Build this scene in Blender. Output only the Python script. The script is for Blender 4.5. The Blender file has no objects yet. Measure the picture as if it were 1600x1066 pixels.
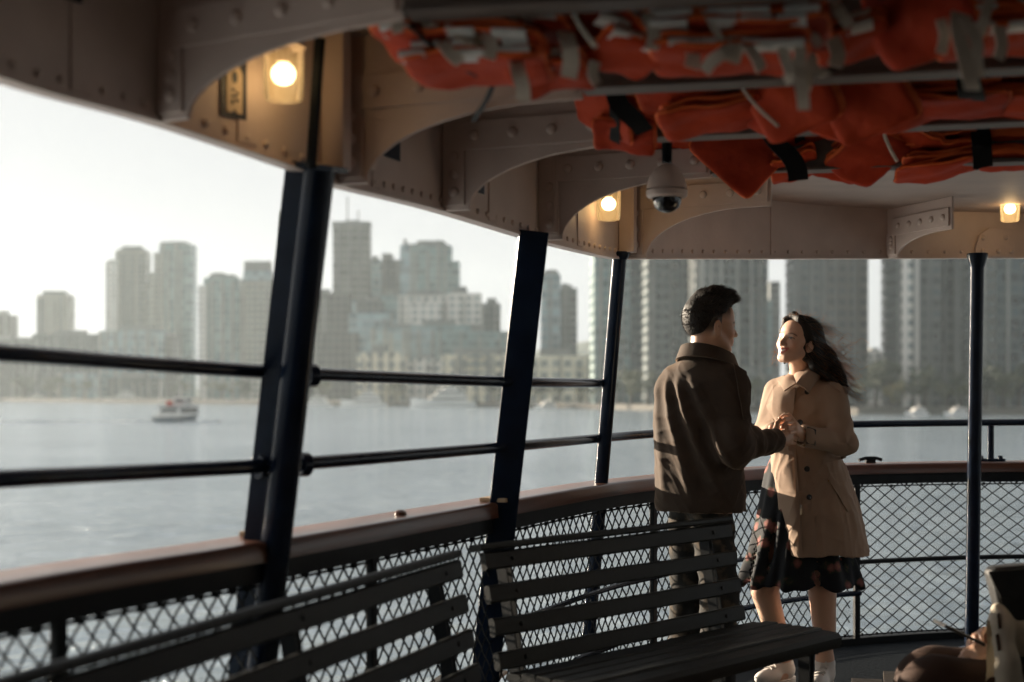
import bpy, bmesh, math, random
import numpy as np
from mathutils import Vector, Matrix
S = bpy.context.scene
C = S.collection
rad = math.radians
# ------------------------------------------------------------------ camera
F = 2222.0                                  # focal length in photo pixels (50 mm on a 36 mm sensor, 1600 px wide)
EYE = 1.31
cam = bpy.data.cameras.new('camera'); camo = bpy.data.objects.new('camera', cam); C.objects.link(camo)
cam.lens = 50.0; cam.sensor_width = 36.0
camo.location = (0, 0, EYE); camo.rotation_euler = (rad(90), 0, 0)
cam.shift_y = 77/1600.0
cam.clip_start = 0.05; cam.clip_end = 20000
cam.dof.use_dof = True; cam.dof.focus_distance = 6.0; cam.dof.aperture_fstop = 2.0
S.camera = camo
# ------------------------------------------------------------------ sky, sun, exposure
SUN_EL, SUN_DIR = rad(8.5), (-0.77, 0.64)
az = math.atan2(SUN_DIR[0], SUN_DIR[1])     # clockwise from +Y is positive towards +X
W = bpy.data.worlds.new('World'); S.world = W; W.use_nodes = True
wn, wl = W.node_tree.nodes, W.node_tree.links
sky = wn.new('ShaderNodeTexSky'); sky.sky_type = 'NISHITA'; sky.sun_disc = False
sky.sun_elevation = SUN_EL; sky.sun_rotation = az
sky.dust_density = 1.5; sky.air_density = 1.0; sky.ozone_density = 2.0
hs = wn.new('ShaderNodeHueSaturation'); hs.inputs['Saturation'].default_value = 0.22
bg = wn["Background"]; bg.inputs["Strength"].default_value = 0.05
veil = wn.new('ShaderNodeMix'); veil.data_type = 'RGBA'; veil.inputs[0].default_value = 0.86
veil.inputs[7].default_value = (3.55, 3.6, 3.66, 1)          # thin white cloud veil over the whole sky
wl.new(sky.outputs[0], hs.inputs['Color']); wl.new(hs.outputs[0], veil.inputs[6]); wl.new(veil.outputs[2], bg.inputs['Color'])
sun = bpy.data.lights.new('sun', 'SUN'); suno = bpy.data.objects.new('sun', sun); C.objects.link(suno)
sun.energy = 5.0; sun.angle = rad(0.6); sun.color = (1.0, 0.84, 0.65)
sd = Vector((SUN_DIR[0]*math.cos(SUN_EL), SUN_DIR[1]*math.cos(SUN_EL), math.sin(SUN_EL)))
suno.rotation_euler = (-sd).to_track_quat('-Z', 'Y').to_euler()
S.view_settings.view_transform = 'Standard'; S.view_settings.look = 'None'
S.view_settings.exposure = 1.93; S.view_settings.gamma = 1.0
S.render.engine = 'CYCLES'
S.cycles.use_denoising = True
S.cycles.max_bounces = 8; S.cycles.diffuse_bounces = 4; S.cycles.glossy_bounces = 4
S.cycles.transparent_max_bounces = 12; S.cycles.volume_bounces = 1
S.cycles.sample_clamp_indirect = 0.0

# ------------------------------------------------------------------ helpers
def P(px, py, d):
    """photo pixel + real distance in front of the camera -> point in the world"""
    return Vector(((px-800.0)/F*d, d, EYE+(610.0-py)/F*d))
def V(*a): return Vector(a)
def lerp(a, b, t): return a+(b-a)*t

class MB:
    def __init__(s): s.v = []; s.f = []; s.m = []; s.mi = 0
    def add(s, vs, fs):
        o = len(s.v); s.v += [tuple(v) for v in vs]
        s.f += [tuple(i+o for i in f) for f in fs]; s.m += [s.mi]*len(fs)
    def box(s, c, size, rot=None):
        hx, hy, hz = [q/2 for q in size]; c = Vector(c)
        vs = [Vector((x, y, z)) for x in (-hx, hx) for y in (-hy, hy) for z in (-hz, hz)]
        if rot is not None: vs = [rot @ v for v in vs]
        s.add([v+c for v in vs], [(0,1,3,2),(4,6,7,5),(0,4,5,1),(2,3,7,6),(0,2,6,4),(1,5,7,3)])
    def sweep(s, pts, prof, closed=True, up=Vector((0,0,1)), cap=True):
        """prof: list of (a,b): a along the side direction, b along the up direction; pts: list of points (or (p, side, up))"""
        n = len(pts); m = len(prof); vs = []
        for i in range(n):
            p = pts[i]
            if isinstance(p, tuple) and len(p) == 3 and isinstance(p[0], Vector):
                p, sd_, u = p
            else:
                p = Vector(p)
                t = (Vector(pts[min(i+1, n-1)])-Vector(pts[max(i-1, 0)])).normalized()
                sd_ = t.cross(up)
                if sd_.length < 1e-4: sd_ = t.cross(Vector((1, 0, 0)))
                sd_.normalize(); u = sd_.cross(t).normalized()
            for a, b in prof: vs.append(p+sd_*a+u*b)
        fs = []
        for i in range(n-1):
            for j in range(m if closed else m-1):
                k = (j+1) % m
                fs.append((i*m+j, i*m+k, (i+1)*m+k, (i+1)*m+j))
        if cap and closed:
            fs.append(tuple(range(m-1, -1, -1))); fs.append(tuple((n-1)*m+j for j in range(m)))
        s.add(vs, fs)
    def tube(s, pts, r, n=10, r2=None):
        pts = [Vector(p) for p in pts]
        if r2 is None:
            s.sweep(pts, [(r*math.cos(2*math.pi*k/n), r*math.sin(2*math.pi*k/n)) for k in range(n)])
        else:
            a, b = pts[0], pts[-1]; t = (b-a).normalized()
            sd_ = t.cross(Vector((0, 0, 1)));
            if sd_.length < 1e-4: sd_ = Vector((1, 0, 0))
            sd_.normalize(); u = sd_.cross(t)
            vs = []
            for p, rr in ((a, r), (b, r2)):
                for k in range(n):
                    c_, s_ = math.cos(2*math.pi*k/n), math.sin(2*math.pi*k/n)
                    vs.append(p+sd_*c_*rr+u*s_*rr)
            fs = [(j, (j+1) % n, n+(j+1) % n, n+j) for j in range(n)]+[tuple(range(n-1, -1, -1)), tuple(range(n, 2*n))]
            s.add(vs, fs)
    def lathe(s, prof, c=(0, 0, 0), n=24, rot=None):
        """prof: list of (radius, z)"""
        c = Vector(c); m = len(prof); vs = []
        for k in range(n):
            a = 2*math.pi*k/n
            for r, z in prof:
                v = Vector((r*math.cos(a), r*math.sin(a), z))
                if rot is not None: v = rot @ v
                vs.append(v+c)
        fs = []
        for k in range(n):
            k2 = (k+1) % n
            for j in range(m-1):
                fs.append((k*m+j, k2*m+j, k2*m+j+1, k*m+j+1))
        s.add(vs, fs)
    def prism(s, poly, ax, ay, o, depth, an):
        """2-D poly extruded: point = o + ax*x + ay*y, thickness `depth` along an (centred)"""
        m = len(poly); vs = []
        for t in (-depth/2, depth/2):
            for x, y in poly: vs.append(Vector(o)+ax*x+ay*y+an*t)
        fs = [tuple(range(m-1, -1, -1)), tuple(range(m, 2*m))]+[(j, (j+1) % m, m+(j+1) % m, m+j) for j in range(m)]
        s.add(vs, fs)
    def dome(s, c, n_, r, h, seg=10):
        """rivet head: flattened dome with axis n_"""
        q = Vector(n_).to_track_quat('Z', 'Y').to_matrix()
        prof = [(r, -0.004), (r*0.95, h*0.35), (r*0.7, h*0.8), (r*0.35, h*0.97), (0.0, h)]
        s.lathe(prof, c, seg, q)

def link(o, parent=None):
    C.objects.link(o)
    if parent is not None: o.parent = parent
    return o
def worldloc(o):
    l = Vector((0, 0, 0))
    while o is not None: l = l+Vector(o.location); o = o.parent
    return l
def obj(name, mb, mats, parent=None, smooth=False, bevel=None, local=False, sharp=35):
    me = bpy.data.meshes.new(name)
    off = Vector((0, 0, 0))
    if parent is not None and not local: off = worldloc(parent)
    vs = mb.v if off.length == 0 else [(v[0]-off.x, v[1]-off.y, v[2]-off.z) for v in mb.v]
    me.from_pydata(vs, [], mb.f)
    if not isinstance(mats, (list, tuple)): mats = [mats]
    for m in mats: me.materials.append(m)
    if len(mats) > 1: me.polygons.foreach_set('material_index', mb.m)
    bm = bmesh.new(); bm.from_mesh(me); bmesh.ops.recalc_face_normals(bm, faces=bm.faces); bm.to_mesh(me); bm.free()
    if smooth:
        me.polygons.foreach_set('use_smooth', [True]*len(me.polygons))
        if sharp: me.set_sharp_from_angle(angle=rad(sharp))
    o = bpy.data.objects.new(name, me); link(o, parent)
    if bevel:
        b = o.modifiers.new('bevel', 'BEVEL'); b.width = bevel; b.segments = 2; b.limit_method = 'ANGLE'; b.angle_limit = rad(40)
    return o
def tag(o, label=None, cat=None, group=None, kind=None):
    if label: o['label'] = label
    if cat: o['category'] = cat
    if group: o['group'] = group
    if kind: o['kind'] = kind
    return o
def thing(name, label, cat, loc=(0, 0, 0), group=None):
    o = bpy.data.objects.new(name, None); C.objects.link(o); o.location = loc; o.empty_display_size = 0.1
    return tag(o, label, cat, group)
def rivets(lst, parent, m='cream', seg=8, most=100):
    lst = sorted(lst, key=lambda a: (Vector(a[0])-Vector((0, 0, EYE))).length if a[0][1] > 0.5 else 1e3)
    for a in lst[:most]:
        mb = MB(); mb.dome(*a, seg); obj('rivet', mb, M[m], parent, smooth=True)
    if lst[most:]:
        mb = MB()
        for a in lst[most:]: mb.dome(*a, seg)
        tag(obj('rivet', mb, M[m], parent, smooth=True), kind='stuff')
def copy_tree(o, parent=None):
    c = o.copy(); C.objects.link(c); c.parent = parent
    for ch in list(o.children): copy_tree(ch, c)
    return c

# ------------------------------------------------------------------ materials
def mat(name, col, rough=0.6, metal=0.0, spec=0.5, coat=0.0, emit=None, estr=0.0):
    m = bpy.data.materials.new(name); m.use_nodes = True
    b = m.node_tree.nodes['Principled BSDF']
    b.inputs['Base Color'].default_value = (*col, 1); b.inputs['Roughness'].default_value = rough
    b.inputs['Metallic'].default_value = metal; b.inputs['Specular IOR Level'].default_value = spec
    b.inputs['Coat Weight'].default_value = coat; b.inputs['Coat Roughness'].default_value = 0.15
    if emit: b.inputs['Emission Color'].default_value = (*emit, 1); b.inputs['Emission Strength'].default_value = estr
    return m
def nd(m, t, **kw):
    n = m.node_tree.nodes.new(t)
    for k, v in kw.items():
        if k in n.inputs: n.inputs[k].default_value = v
        else: setattr(n, k, v)
    return n
def lk(m, a, b): m.node_tree.links.new(a, b)
def noise_mat(name, c1, c2, scale=20.0, rough=(0.5, 0.8), bump=0.0, bscale=None, stretch=(1, 1, 1), detail=6.0, metal=0.0, spec=0.4, coat=0.0, lo=0.3, hi=0.7, bdist=0.01):
    m = mat(name, c1, rough[0], metal, spec, coat)
    b = m.node_tree.nodes['Principled BSDF']
    tc = nd(m, 'ShaderNodeTexCoord'); mp = nd(m, 'ShaderNodeMapping'); mp.inputs['Scale'].default_value = stretch
    lk(m, tc.outputs['Object'], mp.inputs['Vector'])
    n1 = nd(m, 'ShaderNodeTexNoise', Scale=scale, Detail=detail); lk(m, mp.outputs[0], n1.inputs['Vector'])
    r = nd(m, 'ShaderNodeValToRGB'); r.color_ramp.elements[0].position = lo; r.color_ramp.elements[1].position = hi
    r.color_ramp.elements[0].color = (*c1, 1); r.color_ramp.elements[1].color = (*c2, 1)
    lk(m, n1.outputs['Fac'], r.inputs[0]); lk(m, r.outputs[0], b.inputs['Base Color'])
    mr = nd(m, 'ShaderNodeMapRange'); mr.inputs['To Min'].default_value = rough[0]; mr.inputs['To Max'].default_value = rough[1]
    lk(m, n1.outputs['Fac'], mr.inputs[0]); lk(m, mr.outputs[0], b.inputs['Roughness'])
    if bump:
        n2 = nd(m, 'ShaderNodeTexNoise', Scale=bscale or scale*3, Detail=4.0); lk(m, mp.outputs[0], n2.inputs['Vector'])
        bp = nd(m, 'ShaderNodeBump', Strength=bump, Distance=bdist); lk(m, n2.outputs['Fac'], bp.inputs['Height'])
        lk(m, bp.outputs[0], b.inputs['Normal'])
    return m
M = {}
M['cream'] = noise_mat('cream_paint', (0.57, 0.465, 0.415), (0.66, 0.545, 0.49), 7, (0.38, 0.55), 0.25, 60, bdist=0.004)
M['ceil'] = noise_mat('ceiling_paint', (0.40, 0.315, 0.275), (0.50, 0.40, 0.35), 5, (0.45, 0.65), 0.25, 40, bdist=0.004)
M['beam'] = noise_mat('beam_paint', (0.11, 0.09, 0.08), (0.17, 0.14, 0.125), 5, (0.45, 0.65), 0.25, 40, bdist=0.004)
M['navy'] = noise_mat('navy_gloss_paint', (0.004, 0.008, 0.018), (0.007, 0.014, 0.03), 14, (0.16, 0.26), 0.05, 45, bdist=0.002, spec=0.16)
M['black'] = noise_mat('black_paint', (0.005, 0.007, 0.009), (0.010, 0.012, 0.014), 14, (0.4, 0.6), 0.15, 60, bdist=0.003, spec=0.12)
M['wood'] = noise_mat('varnished_teak', (0.062, 0.021, 0.010), (0.105, 0.038, 0.019), 4, (0.25, 0.38), 0.08, 30, stretch=(1, 1, 14), coat=0.15, bdist=0.002, spec=0.25)
M['bench'] = noise_mat('bench_green_paint', (0.005, 0.0068, 0.0072), (0.011, 0.0135, 0.0135), 9, (0.4, 0.62), 0.35, 40, stretch=(0.6, 6, 6), bdist=0.004, spec=0.15)
M['steel'] = noise_mat('worn_steel', (0.25, 0.22, 0.19), (0.4, 0.36, 0.31), 30, (0.25, 0.5), metal=1.0)
M['wire'] = mat('wire_paint', (0.003, 0.004, 0.006), 0.45, 0, 0.1)
M['cabin'] = noise_mat('cabin_dark_paint', (0.02, 0.024, 0.028), (0.035, 0.04, 0.045), 5, (0.5, 0.7))
M['deck'] = noise_mat('deck_paint', (0.030, 0.023, 0.016), (0.05, 0.038, 0.027), 6, (0.5, 0.8), 0.3, 50, spec=0.15)
M['margin'] = noise_mat('deck_margin_paint', (0.006, 0.009, 0.012), (0.012, 0.016, 0.02), 6, (0.6, 0.8), 0.3, 50, spec=0.06)
# ------------------------------------------------------------------ rail line (plan) of the bow
def catmull(pts, step=0.02):
    pts = [Vector(p) for p in pts]; out = []
    e = [pts[0]*2-pts[1]]+pts+[pts[-1]*2-pts[-2]]
    for i in range(1, len(e)-2):
        p0, p1, p2, p3 = e[i-1:i+3]; n = max(2, int((p2-p1).length/step))
        for k in range(n):
            t = k/n
            out.append(0.5*((2*p1)+(p2-p0)*t+(2*p0-5*p1+4*p2-p3)*t*t+(3*p1-p0-3*p2+p3)*t**3))
    out.append(pts[-1]); return out
class Line:
    def __init__(s, pts):
        s.p = catmull(pts); s.s = [0.0]
        for a, b in zip(s.p, s.p[1:]): s.s.append(s.s[-1]+(b-a).length)
        s.L = s.s[-1]
    def at(s, q, off=0.0, z=None):
        q = min(max(q, 0), s.L); i = int(np.searchsorted(s.s, q))-1; i = min(max(i, 0), len(s.p)-2)
        t = (q-s.s[i])/max(1e-9, s.s[i+1]-s.s[i]); p = s.p[i].lerp(s.p[i+1], t)
        n = s.out(q); r = p+n*off
        if z is not None: r = Vector((r.x, r.y, z))
        return r
    def tan(s, q):
        i = int(np.searchsorted(s.s, q)); a = s.p[max(i-3, 0)]; b = s.p[min(i+3, len(s.p)-1)]
        d = (b-a); d.z = 0; return d.normalized()
    def out(s, q):
        t = s.tan(q); return Vector((-t.y, t.x, 0))
    def q_at_px(s, px):
        best = min(range(len(s.p)), key=lambda i: abs(s.p[i].x/max(s.p[i].y, 0.3)*F+800-px) if s.p[i].y > 0.5 and s.p[i].x < 4.2 else 1e9)
        return s.s[best]
    def run(s, q0, q1, off, z, step=0.08):
        n = max(2, int((q1-q0)/step)+1)
        return [s.at(q0+(q1-q0)*k/(n-1), off, z) for k in range(n)]
RAIL = Line([(-1.95, -1.2, 0), (-1.72, 0.2, 0), (-1.40, 1.5, 0), (-1.003, 2.785, 0), (-0.60, 3.60, 0), (-0.095, 4.71, 0), (0.357, 5.70, 0), (0.64, 6.17, 0),
             (1.1, 6.78, 0), (1.72, 7.26, 0), (2.71, 7.54, 0), (3.7, 7.40, 0), (4.7, 6.85, 0), (5.5, 5.9, 0), (6.0, 4.4, 0), (6.3, 2.6, 0)])
q0, q1 = 0.0, RAIL.L
ZC = 0.93
# water, land
wm = noise_mat('harbour_water', (0.30, 0.37, 0.42), (0.37, 0.44, 0.49), 0.05, (0.12, 0.20), metal=0.42)
b = wm.node_tree.nodes['Principled BSDF']; b.inputs['IOR'].default_value = 2.0
tc = nd(wm, 'ShaderNodeTexCoord')
mp = nd(wm, 'ShaderNodeMapping'); mp.inputs['Scale'].default_value = (0.8, 1.25, 1); mp.inputs['Rotation'].default_value = (0, 0, rad(20)); lk(wm, tc.outputs['Object'], mp.inputs[0])
na = nd(wm, 'ShaderNodeTexNoise', Scale=0.22, Detail=3.0, Roughness=0.62, Distortion=0.6); lk(wm, mp.outputs[0], na.inputs['Vector'])
nb = nd(wm, 'ShaderNodeTexNoise', Scale=0.55, Detail=6.0, Roughness=0.55, Distortion=1.2); lk(wm, mp.outputs[0], nb.inputs['Vector'])
ad = nd(wm, 'ShaderNodeMath', operation='MULTIPLY_ADD'); lk(wm, nb.outputs['Fac'], ad.inputs[0]); ad.inputs[1].default_value = 0.9; lk(wm, na.outputs['Fac'], ad.inputs[2])
bp = nd(wm, 'ShaderNodeBump', Strength=1.0, Distance=0.75); lk(wm, ad.outputs[0], bp.inputs['Height']); lk(wm, bp.outputs[0], b.inputs['Normal'])
ZW = EYE-6.01
mb = MB(); mb.add([(-1780, -380, ZW), (1780, -380, ZW), (1780, 1460, ZW), (-1780, 1460, ZW)], [(0, 1, 2, 3)])
tag(obj('water', mb, wm), kind='structure')

# deck and ceiling of the ferry
def fan(line, off, z, thick):
    pts = [line.at(q, off, z) for q in np.arange(0, line.L, 0.15)]
    poly = [(p.x, p.y) for p in pts]+[(6.0, -3.0), (-2.2, -3.0)]
    m = MB(); m.prism(poly, V(1, 0, 0), V(0, 1, 0), V(0, 0, z-thick/2), thick, V(0, 0, 1)); return m
dm = M['deck']
tag(obj('deck', fan(RAIL, 0.13, 0.0, 0.12), M['margin']), kind='structure')
# laid planking of the inner deck
mb = MB(); k = 0
ax_a = V(0.24, 0.97, 0).normalized(); ax_b = V(0.97, -0.24, 0)
for i in range(-14, 30):
    o = V(0.9, 3.0, 0)+ax_b*(i*0.14)
    ts = [t for t in np.arange(-6, 5, 0.05) if (lambda p: min((p-r).length for r in RAIL.p[::12]) > 0.62 and p.y > -2.8 and (p.y < 6.6) and p.x < 5.2 and p.x > -1.3 and (p.x > -0.9 or p.y < 2.5))(o+ax_a*float(t))]
    if len(ts) < 8: continue
    t0, t1 = ts[0], ts[-1]
    mb.box(o+ax_a*((t0+t1)/2)+V(0, 0, 0.008), (0.134, t1-t0, 0.016), Matrix(((ax_b.x, ax_a.x, 0), (ax_b.y, ax_a.y, 0), (0, 0, 1))))
tag(obj('deck_planks', mb, M['deck'], bevel=0.002), kind='structure')
# hull of the ferry under the deck edge
mb = MB(); mb.sweep([RAIL.at(q, 0.16, -0.06) for q in np.arange(0, RAIL.L, 0.1)], [(0, 0), (0.02, 0), (0.02, -4.9), (0, -4.9)])
tag(obj('ferry_hull', mb, M['cream']), 'cream painted hull side of the ferry below the open deck', 'hull', kind='structure')
# cabin wall behind the open deck, plus unseen side walls added to cut daylight
mb = MB(); mb.box((2.0, -3.0, 1.06), (8.6, 0.08, 2.3))
mb.box((-1.98, -1.0, 1.06), (0.08, 3.9, 2.3)); mb.box((3.3, -0.9, 1.06), (0.08, 4.1, 2.3)); mb.box((4.9, 1.11, 1.06), (3.2, 0.08, 2.3))  # left side wall and right deckhouse: added out of view to darken the deck
cw = tag(obj('cabin_wall_light_block', mb, M['cabin']), kind='structure')

# ------------------------------------------------------------------ roof edge fascia
FP = [(P(-900, -190, 1.95), ), (P(-420, -45, 2.3), ), (P(0, 118, 2.70), ), (P(250, 189, 3.10), ), (P(470, 263, 3.46), ), (P(520, 285, 3.58), ), (P(673, 323, 4.15), ), (P(815, 366, 4.72), ),
      (P(860, 379, 4.95), ), (P(960, 402, 5.62), ), (P(1010, 403, 5.9), ), (P(1130, 403, 6.45), ), (P(1300, 403, 6.9), ), (P(1600, 402, 7.18), ), ]
FP = [a[0] for a in FP]
FP = [V(-1.75, -1.2, 1.95)]+FP+[V(3.5, 7.05, 1.97), V(4.4, 6.5, 1.96), V(5.15, 5.6, 1.93), V(5.65, 4.2, 1.92), V(5.95, 2.6, 1.92)]
FAS = Line(FP)
ZT = 2.2
mb = MB()
pts = []
for q in np.arange(0, FAS.L, 0.04):
    p = FAS.at(q); n = FAS.out(q); pts.append((p, n))
vs = []; fs = []
prof = 6
for p, n in pts:
    vs += [p, V(p.x, p.y, ZT+0.03), V(p.x, p.y, ZT+0.03)+n*0.03, p+n*0.03]
for i in range(len(pts)-1):
    for j in range(4):
        a = i*4+j; c = i*4+(j+1) % 4; fs.append((a, c, c+4, a+4))
mb.add(vs, fs)
fascia = thing('roof_fascia', 'curved cream riveted steel band hanging from the roof edge', 'roof fascia', (0, 4, 1.9))
fascia['kind'] = 'structure'
obj('fascia_plate', mb, M['cream'], fascia, smooth=True)
# lower seam strip and small rivets along the bottom edge
mb = MB(); mb.sweep([(FAS.at(q)+V(0, 0, 0.001), FAS.out(q), V(0, 0, 1)) for q in np.arange(0, FAS.L, 0.05)], [(0.036, -0.006), (-0.008, -0.006), (-0.008, 0.004), (0.036, 0.004)])
obj('edge_strip', mb, M['cream'], fascia)
rl = []; q = 0.05
while q < FAS.L:
    p = FAS.at(q); n = FAS.out(q); rl.append((p-n*0.001+V(0, 0, 0.028), -n, 0.0095, 0.007)); q += 0.062 if q < FAS.q_at_px(985) else 0.092
rivets(rl, fascia)
# vertical butt seams
for px in (120, 380, 590, 770, 905, 1210, 1660):
    mb = MB()
    q = FAS.q_at_px(px); p = FAS.at(q); n = FAS.out(q); t = FAS.tan(q)
    mb.prism([(-0.03, 0.012), (0.03, 0.012), (0.03, ZT-p.z), (-0.03, ZT-p.z)], t, V(0, 0, 1), p-n*0.002, 0.006, n)
    obj('seam_plate', mb, M['cream'], fascia, bevel=0.002)

# frame columns riveted inside the band above the posts
for px, w_ in ((510, 0.035), (842, 0.03), (968, 0.03)):
    q = FAS.q_at_px(px); p = FAS.at(q); n = FAS.out(q); t = FAS.tan(q)
    rot = Matrix(((t.x, n.x, 0), (t.y, n.y, 0), (0, 0, 1))); mb = MB()
    mb.box(V(p.x, p.y, (p.z+ZT)/2+0.01)-n*0.03, (w_, 0.055, ZT-p.z-0.02), rot); mb.box(V(p.x, p.y, (p.z+ZT)/2+0.01)-n*0.062, (w_*1.25, 0.010, ZT-p.z-0.02), rot)
    obj('frame_column', mb, M['cream'], fascia, bevel=0.003)
# ceiling sheet
pts = [FAS.at(q, 0.02, ZT) for q in np.arange(0, FAS.L, 0.15)]
mb = MB(); mb.prism([(p.x, p.y) for p in pts]+[(6.0, -3.0), (-2.0, -3.0)], V(1, 0, 0), V(0, 1, 0), V(0, 0, ZT+0.02), 0.03, V(0, 0, 1))
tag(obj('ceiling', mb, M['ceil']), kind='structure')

# ------------------------------------------------------------------ knee brackets
KN = [(-330, 0.55, 2.02), (245, 0.55, 2.03), (527, 0.55, 2.0), (693, 0.55, 2.0), (842, 0.50, 2.0), (978, 0.5, 2.02), (1388, 0.42, 2.05), (1760, 0.42, 2.05)]
KLAB = ['cream curved bracket at the top left corner of the view', 'cream curved bracket with big rivets left of the arched safety sign', 'cream curved bracket rising from the thick double post beside the big lamp',
        'cream curved bracket midway between the thick post and the flat post', 'cream curved bracket directly above the flat wide post', 'cream curved bracket above the slim leaning post beside the camera dome',
        'cream curved bracket over the woman seen edge on', 'cream curved bracket beyond the upright pole at right']
BEAMS = []
def knee(px, Sx, zt, label):
    q = FAS.q_at_px(px); p = FAS.at(q); n = -FAS.out(q); t = FAS.tan(q); zb = p.z
    r = thing('roof_bracket', label, 'roof bracket', p, 'curved brackets under the roof edge')
    poly = [(0.0, zb-0.004), (0.085, zb-0.004)]
    for k in range(1, 15):
        a = math.pi/2*k/14; poly.append((Sx-(Sx-0.085)*math.cos(a), zb+(zt-zb)*math.sin(a)))
    poly += [(Sx+0.10, zt), (Sx+0.10, ZT), (0.0, ZT)]
    base = V(p.x, p.y, 0)
    mb = MB(); mb.prism(poly, n, V(0, 0, 1), base+n*0.002, 0.012, t)
    obj('bracket_plate', mb, M['cream'], r, bevel=0.002)
    # riveted angle strips on the camera side (towards -t)
    mb = MB()
    f = -t*0.0095
    mb.prism([(0.004, zb+0.01), (0.075, zb+0.01), (0.075, ZT-0.12), (0.004, ZT-0.12)], n, V(0, 0, 1), base+f, 0.008, t)
    mb.prism([(0.05, zt+0.015), (Sx+0.09, zt+0.015), (Sx+0.09, zt+0.10), (0.05, zt+0.10)], n, V(0, 0, 1), base+f*1.25, 0.008, t)
    obj('angle_strip', mb, M['cream'], r, bevel=0.002)
    rivets([(base+n*0.042+V(0, 0, float(z))+f*1.35, -t, 0.0165, 0.011) for z in np.linspace(zb+0.05, zt-0.0, 3)]+[(base+n*float(x)+V(0, 0, zt+0.058)+f*1.6, -t, 0.0165, 0.011) for x in np.linspace(0.11, Sx+0.05, 5)], r, 'cream', 12)
    return base+n*(Sx+0.10), t
ends = []
for (px, Sx, zt), lab in zip(KN, KLAB): ends.append(knee(px, Sx, zt, lab))
# ------------------------------------------------------------------ ceiling beams: web, flange
def beam(a, b, zt, label):
    a, b = V(a.x, a.y, 0), V(b.x, b.y, 0); t = (b-a).normalized(); n = V(-t.y, t.x, 0); L = (b-a).length
    rot = Matrix(((t.x, n.x, 0), (t.y, n.y, 0), (0, 0, 1)))
    r = thing('ceiling_beam', label, 'ceiling beam', (a+b)/2+V(0, 0, zt), 'steel beams across the ceiling'); r['kind'] = 'structure'
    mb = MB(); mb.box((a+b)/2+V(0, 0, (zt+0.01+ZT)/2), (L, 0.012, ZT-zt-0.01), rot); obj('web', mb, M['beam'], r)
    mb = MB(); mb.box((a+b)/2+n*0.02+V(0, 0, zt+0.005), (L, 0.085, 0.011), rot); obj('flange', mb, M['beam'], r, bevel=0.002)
    return r
e = ends
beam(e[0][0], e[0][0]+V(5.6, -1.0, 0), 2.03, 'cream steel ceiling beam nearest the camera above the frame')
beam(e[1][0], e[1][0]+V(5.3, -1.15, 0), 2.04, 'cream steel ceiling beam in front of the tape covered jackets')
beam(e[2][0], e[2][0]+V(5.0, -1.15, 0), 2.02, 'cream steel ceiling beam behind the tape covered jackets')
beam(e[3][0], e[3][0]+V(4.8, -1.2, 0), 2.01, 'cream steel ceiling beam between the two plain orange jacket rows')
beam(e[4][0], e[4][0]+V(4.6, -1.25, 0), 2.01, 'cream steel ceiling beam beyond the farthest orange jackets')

# ------------------------------------------------------------------ railing: cap, beam, mesh, stanchions, mid rails
def zr(q): return ZC
rail = thing('deck_railing', 'curved bow railing with varnished wooden cap and black wire mesh', 'railing', RAIL.at(q0, 0.05, 0))
mb = MB()
prof = [(0.000, -0.052), (0.0, -0.008), (0.006, -0.001), (0.018, 0.0), (0.150, 0.0), (0.162, -0.010), (0.162, -0.052)]
mb.sweep([(RAIL.at(q, 0, ZC), RAIL.out(q), V(0, 0, 1)) for q in np.arange(q0, q1, 0.06)], prof)
obj('cap_rail', mb, M['wood'], rail, smooth=True, sharp=50)
mb = MB(); mb.sweep([(RAIL.at(q, 0, ZC), RAIL.out(q), V(0, 0, 1)) for q in np.arange(q0, q1, 0.06)], [(0.02, -0.105), (0.02, -0.054), (0.13, -0.054), (0.13, -0.105)])
obj('rail_channel', mb, M['black'], rail)
mb = MB(); mb.sweep([(RAIL.at(q, 0, 0), RAIL.out(q), V(0, 0, 1)) for q in np.arange(q0, q1, 0.06)], [(0.02, 0.0), (0.02, 0.035), (0.11, 0.035), (0.11, 0.0)])
obj('toe_plate', mb, M['black'], rail)
qa = RAIL.q_at_px(1345)
# wire mesh panels
def wires(qs, qe, w, h, off, wob):
    m = MB(); z0, z1 = 0.04, ZC-0.105; rnd = random.Random(3)
    H = z1-z0; dq = H*w/h
    for fam in (1, -1):
        q = qs-dq
        while q < qe+dq:
            pts = []
            n = int(round(H/h*2))
            for k in range(n+1):
                zz = z0+H*k/n; qq = q+fam*dq*(k/n-0.5)+dq*0.5
                if qs <= qq <= qe:
                    ph = math.pi*k
                    wv = wob*(1 if k % 2 else -1)
                    pts.append(RAIL.at(qq+wv*0.5, off+fam*0.003+rnd.uniform(-.001, .001), zz))
            if len(pts) > 1:
                m.sweep(pts, [(0.0031*math.cos(a), 0.0031*math.sin(a)) for a in (0.7, 2.27, 3.84, 5.41)])
            q += w
    # selvage wires and ties at top and bottom
    for zz in (z0+0.006, z1-0.012):
        m.sweep(RAIL.run(qs, qe, off, zz), [(0.0042*math.cos(a), 0.0042*math.sin(a)) for a in (0.7, 2.27, 3.84, 5.41)])
        q = qs+w/2
        while q < qe:
            m.box(RAIL.at(q, off, zz+rnd.uniform(-.002, .006)), (0.010, 0.010, 0.014)); q += w*rnd.choice((1, 1, 2))
    return m
QL0 = RAIL.q_at_px(-500)
obj('wire_mesh', wires(QL0, qa, 0.064, 0.075, 0.045, 0.006), M['wire'], rail)
obj('wire_mesh', wires(qa, RAIL.L-0.4, 0.090, 0.066, 0.045, 0.002), M['wire'], rail)
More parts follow.
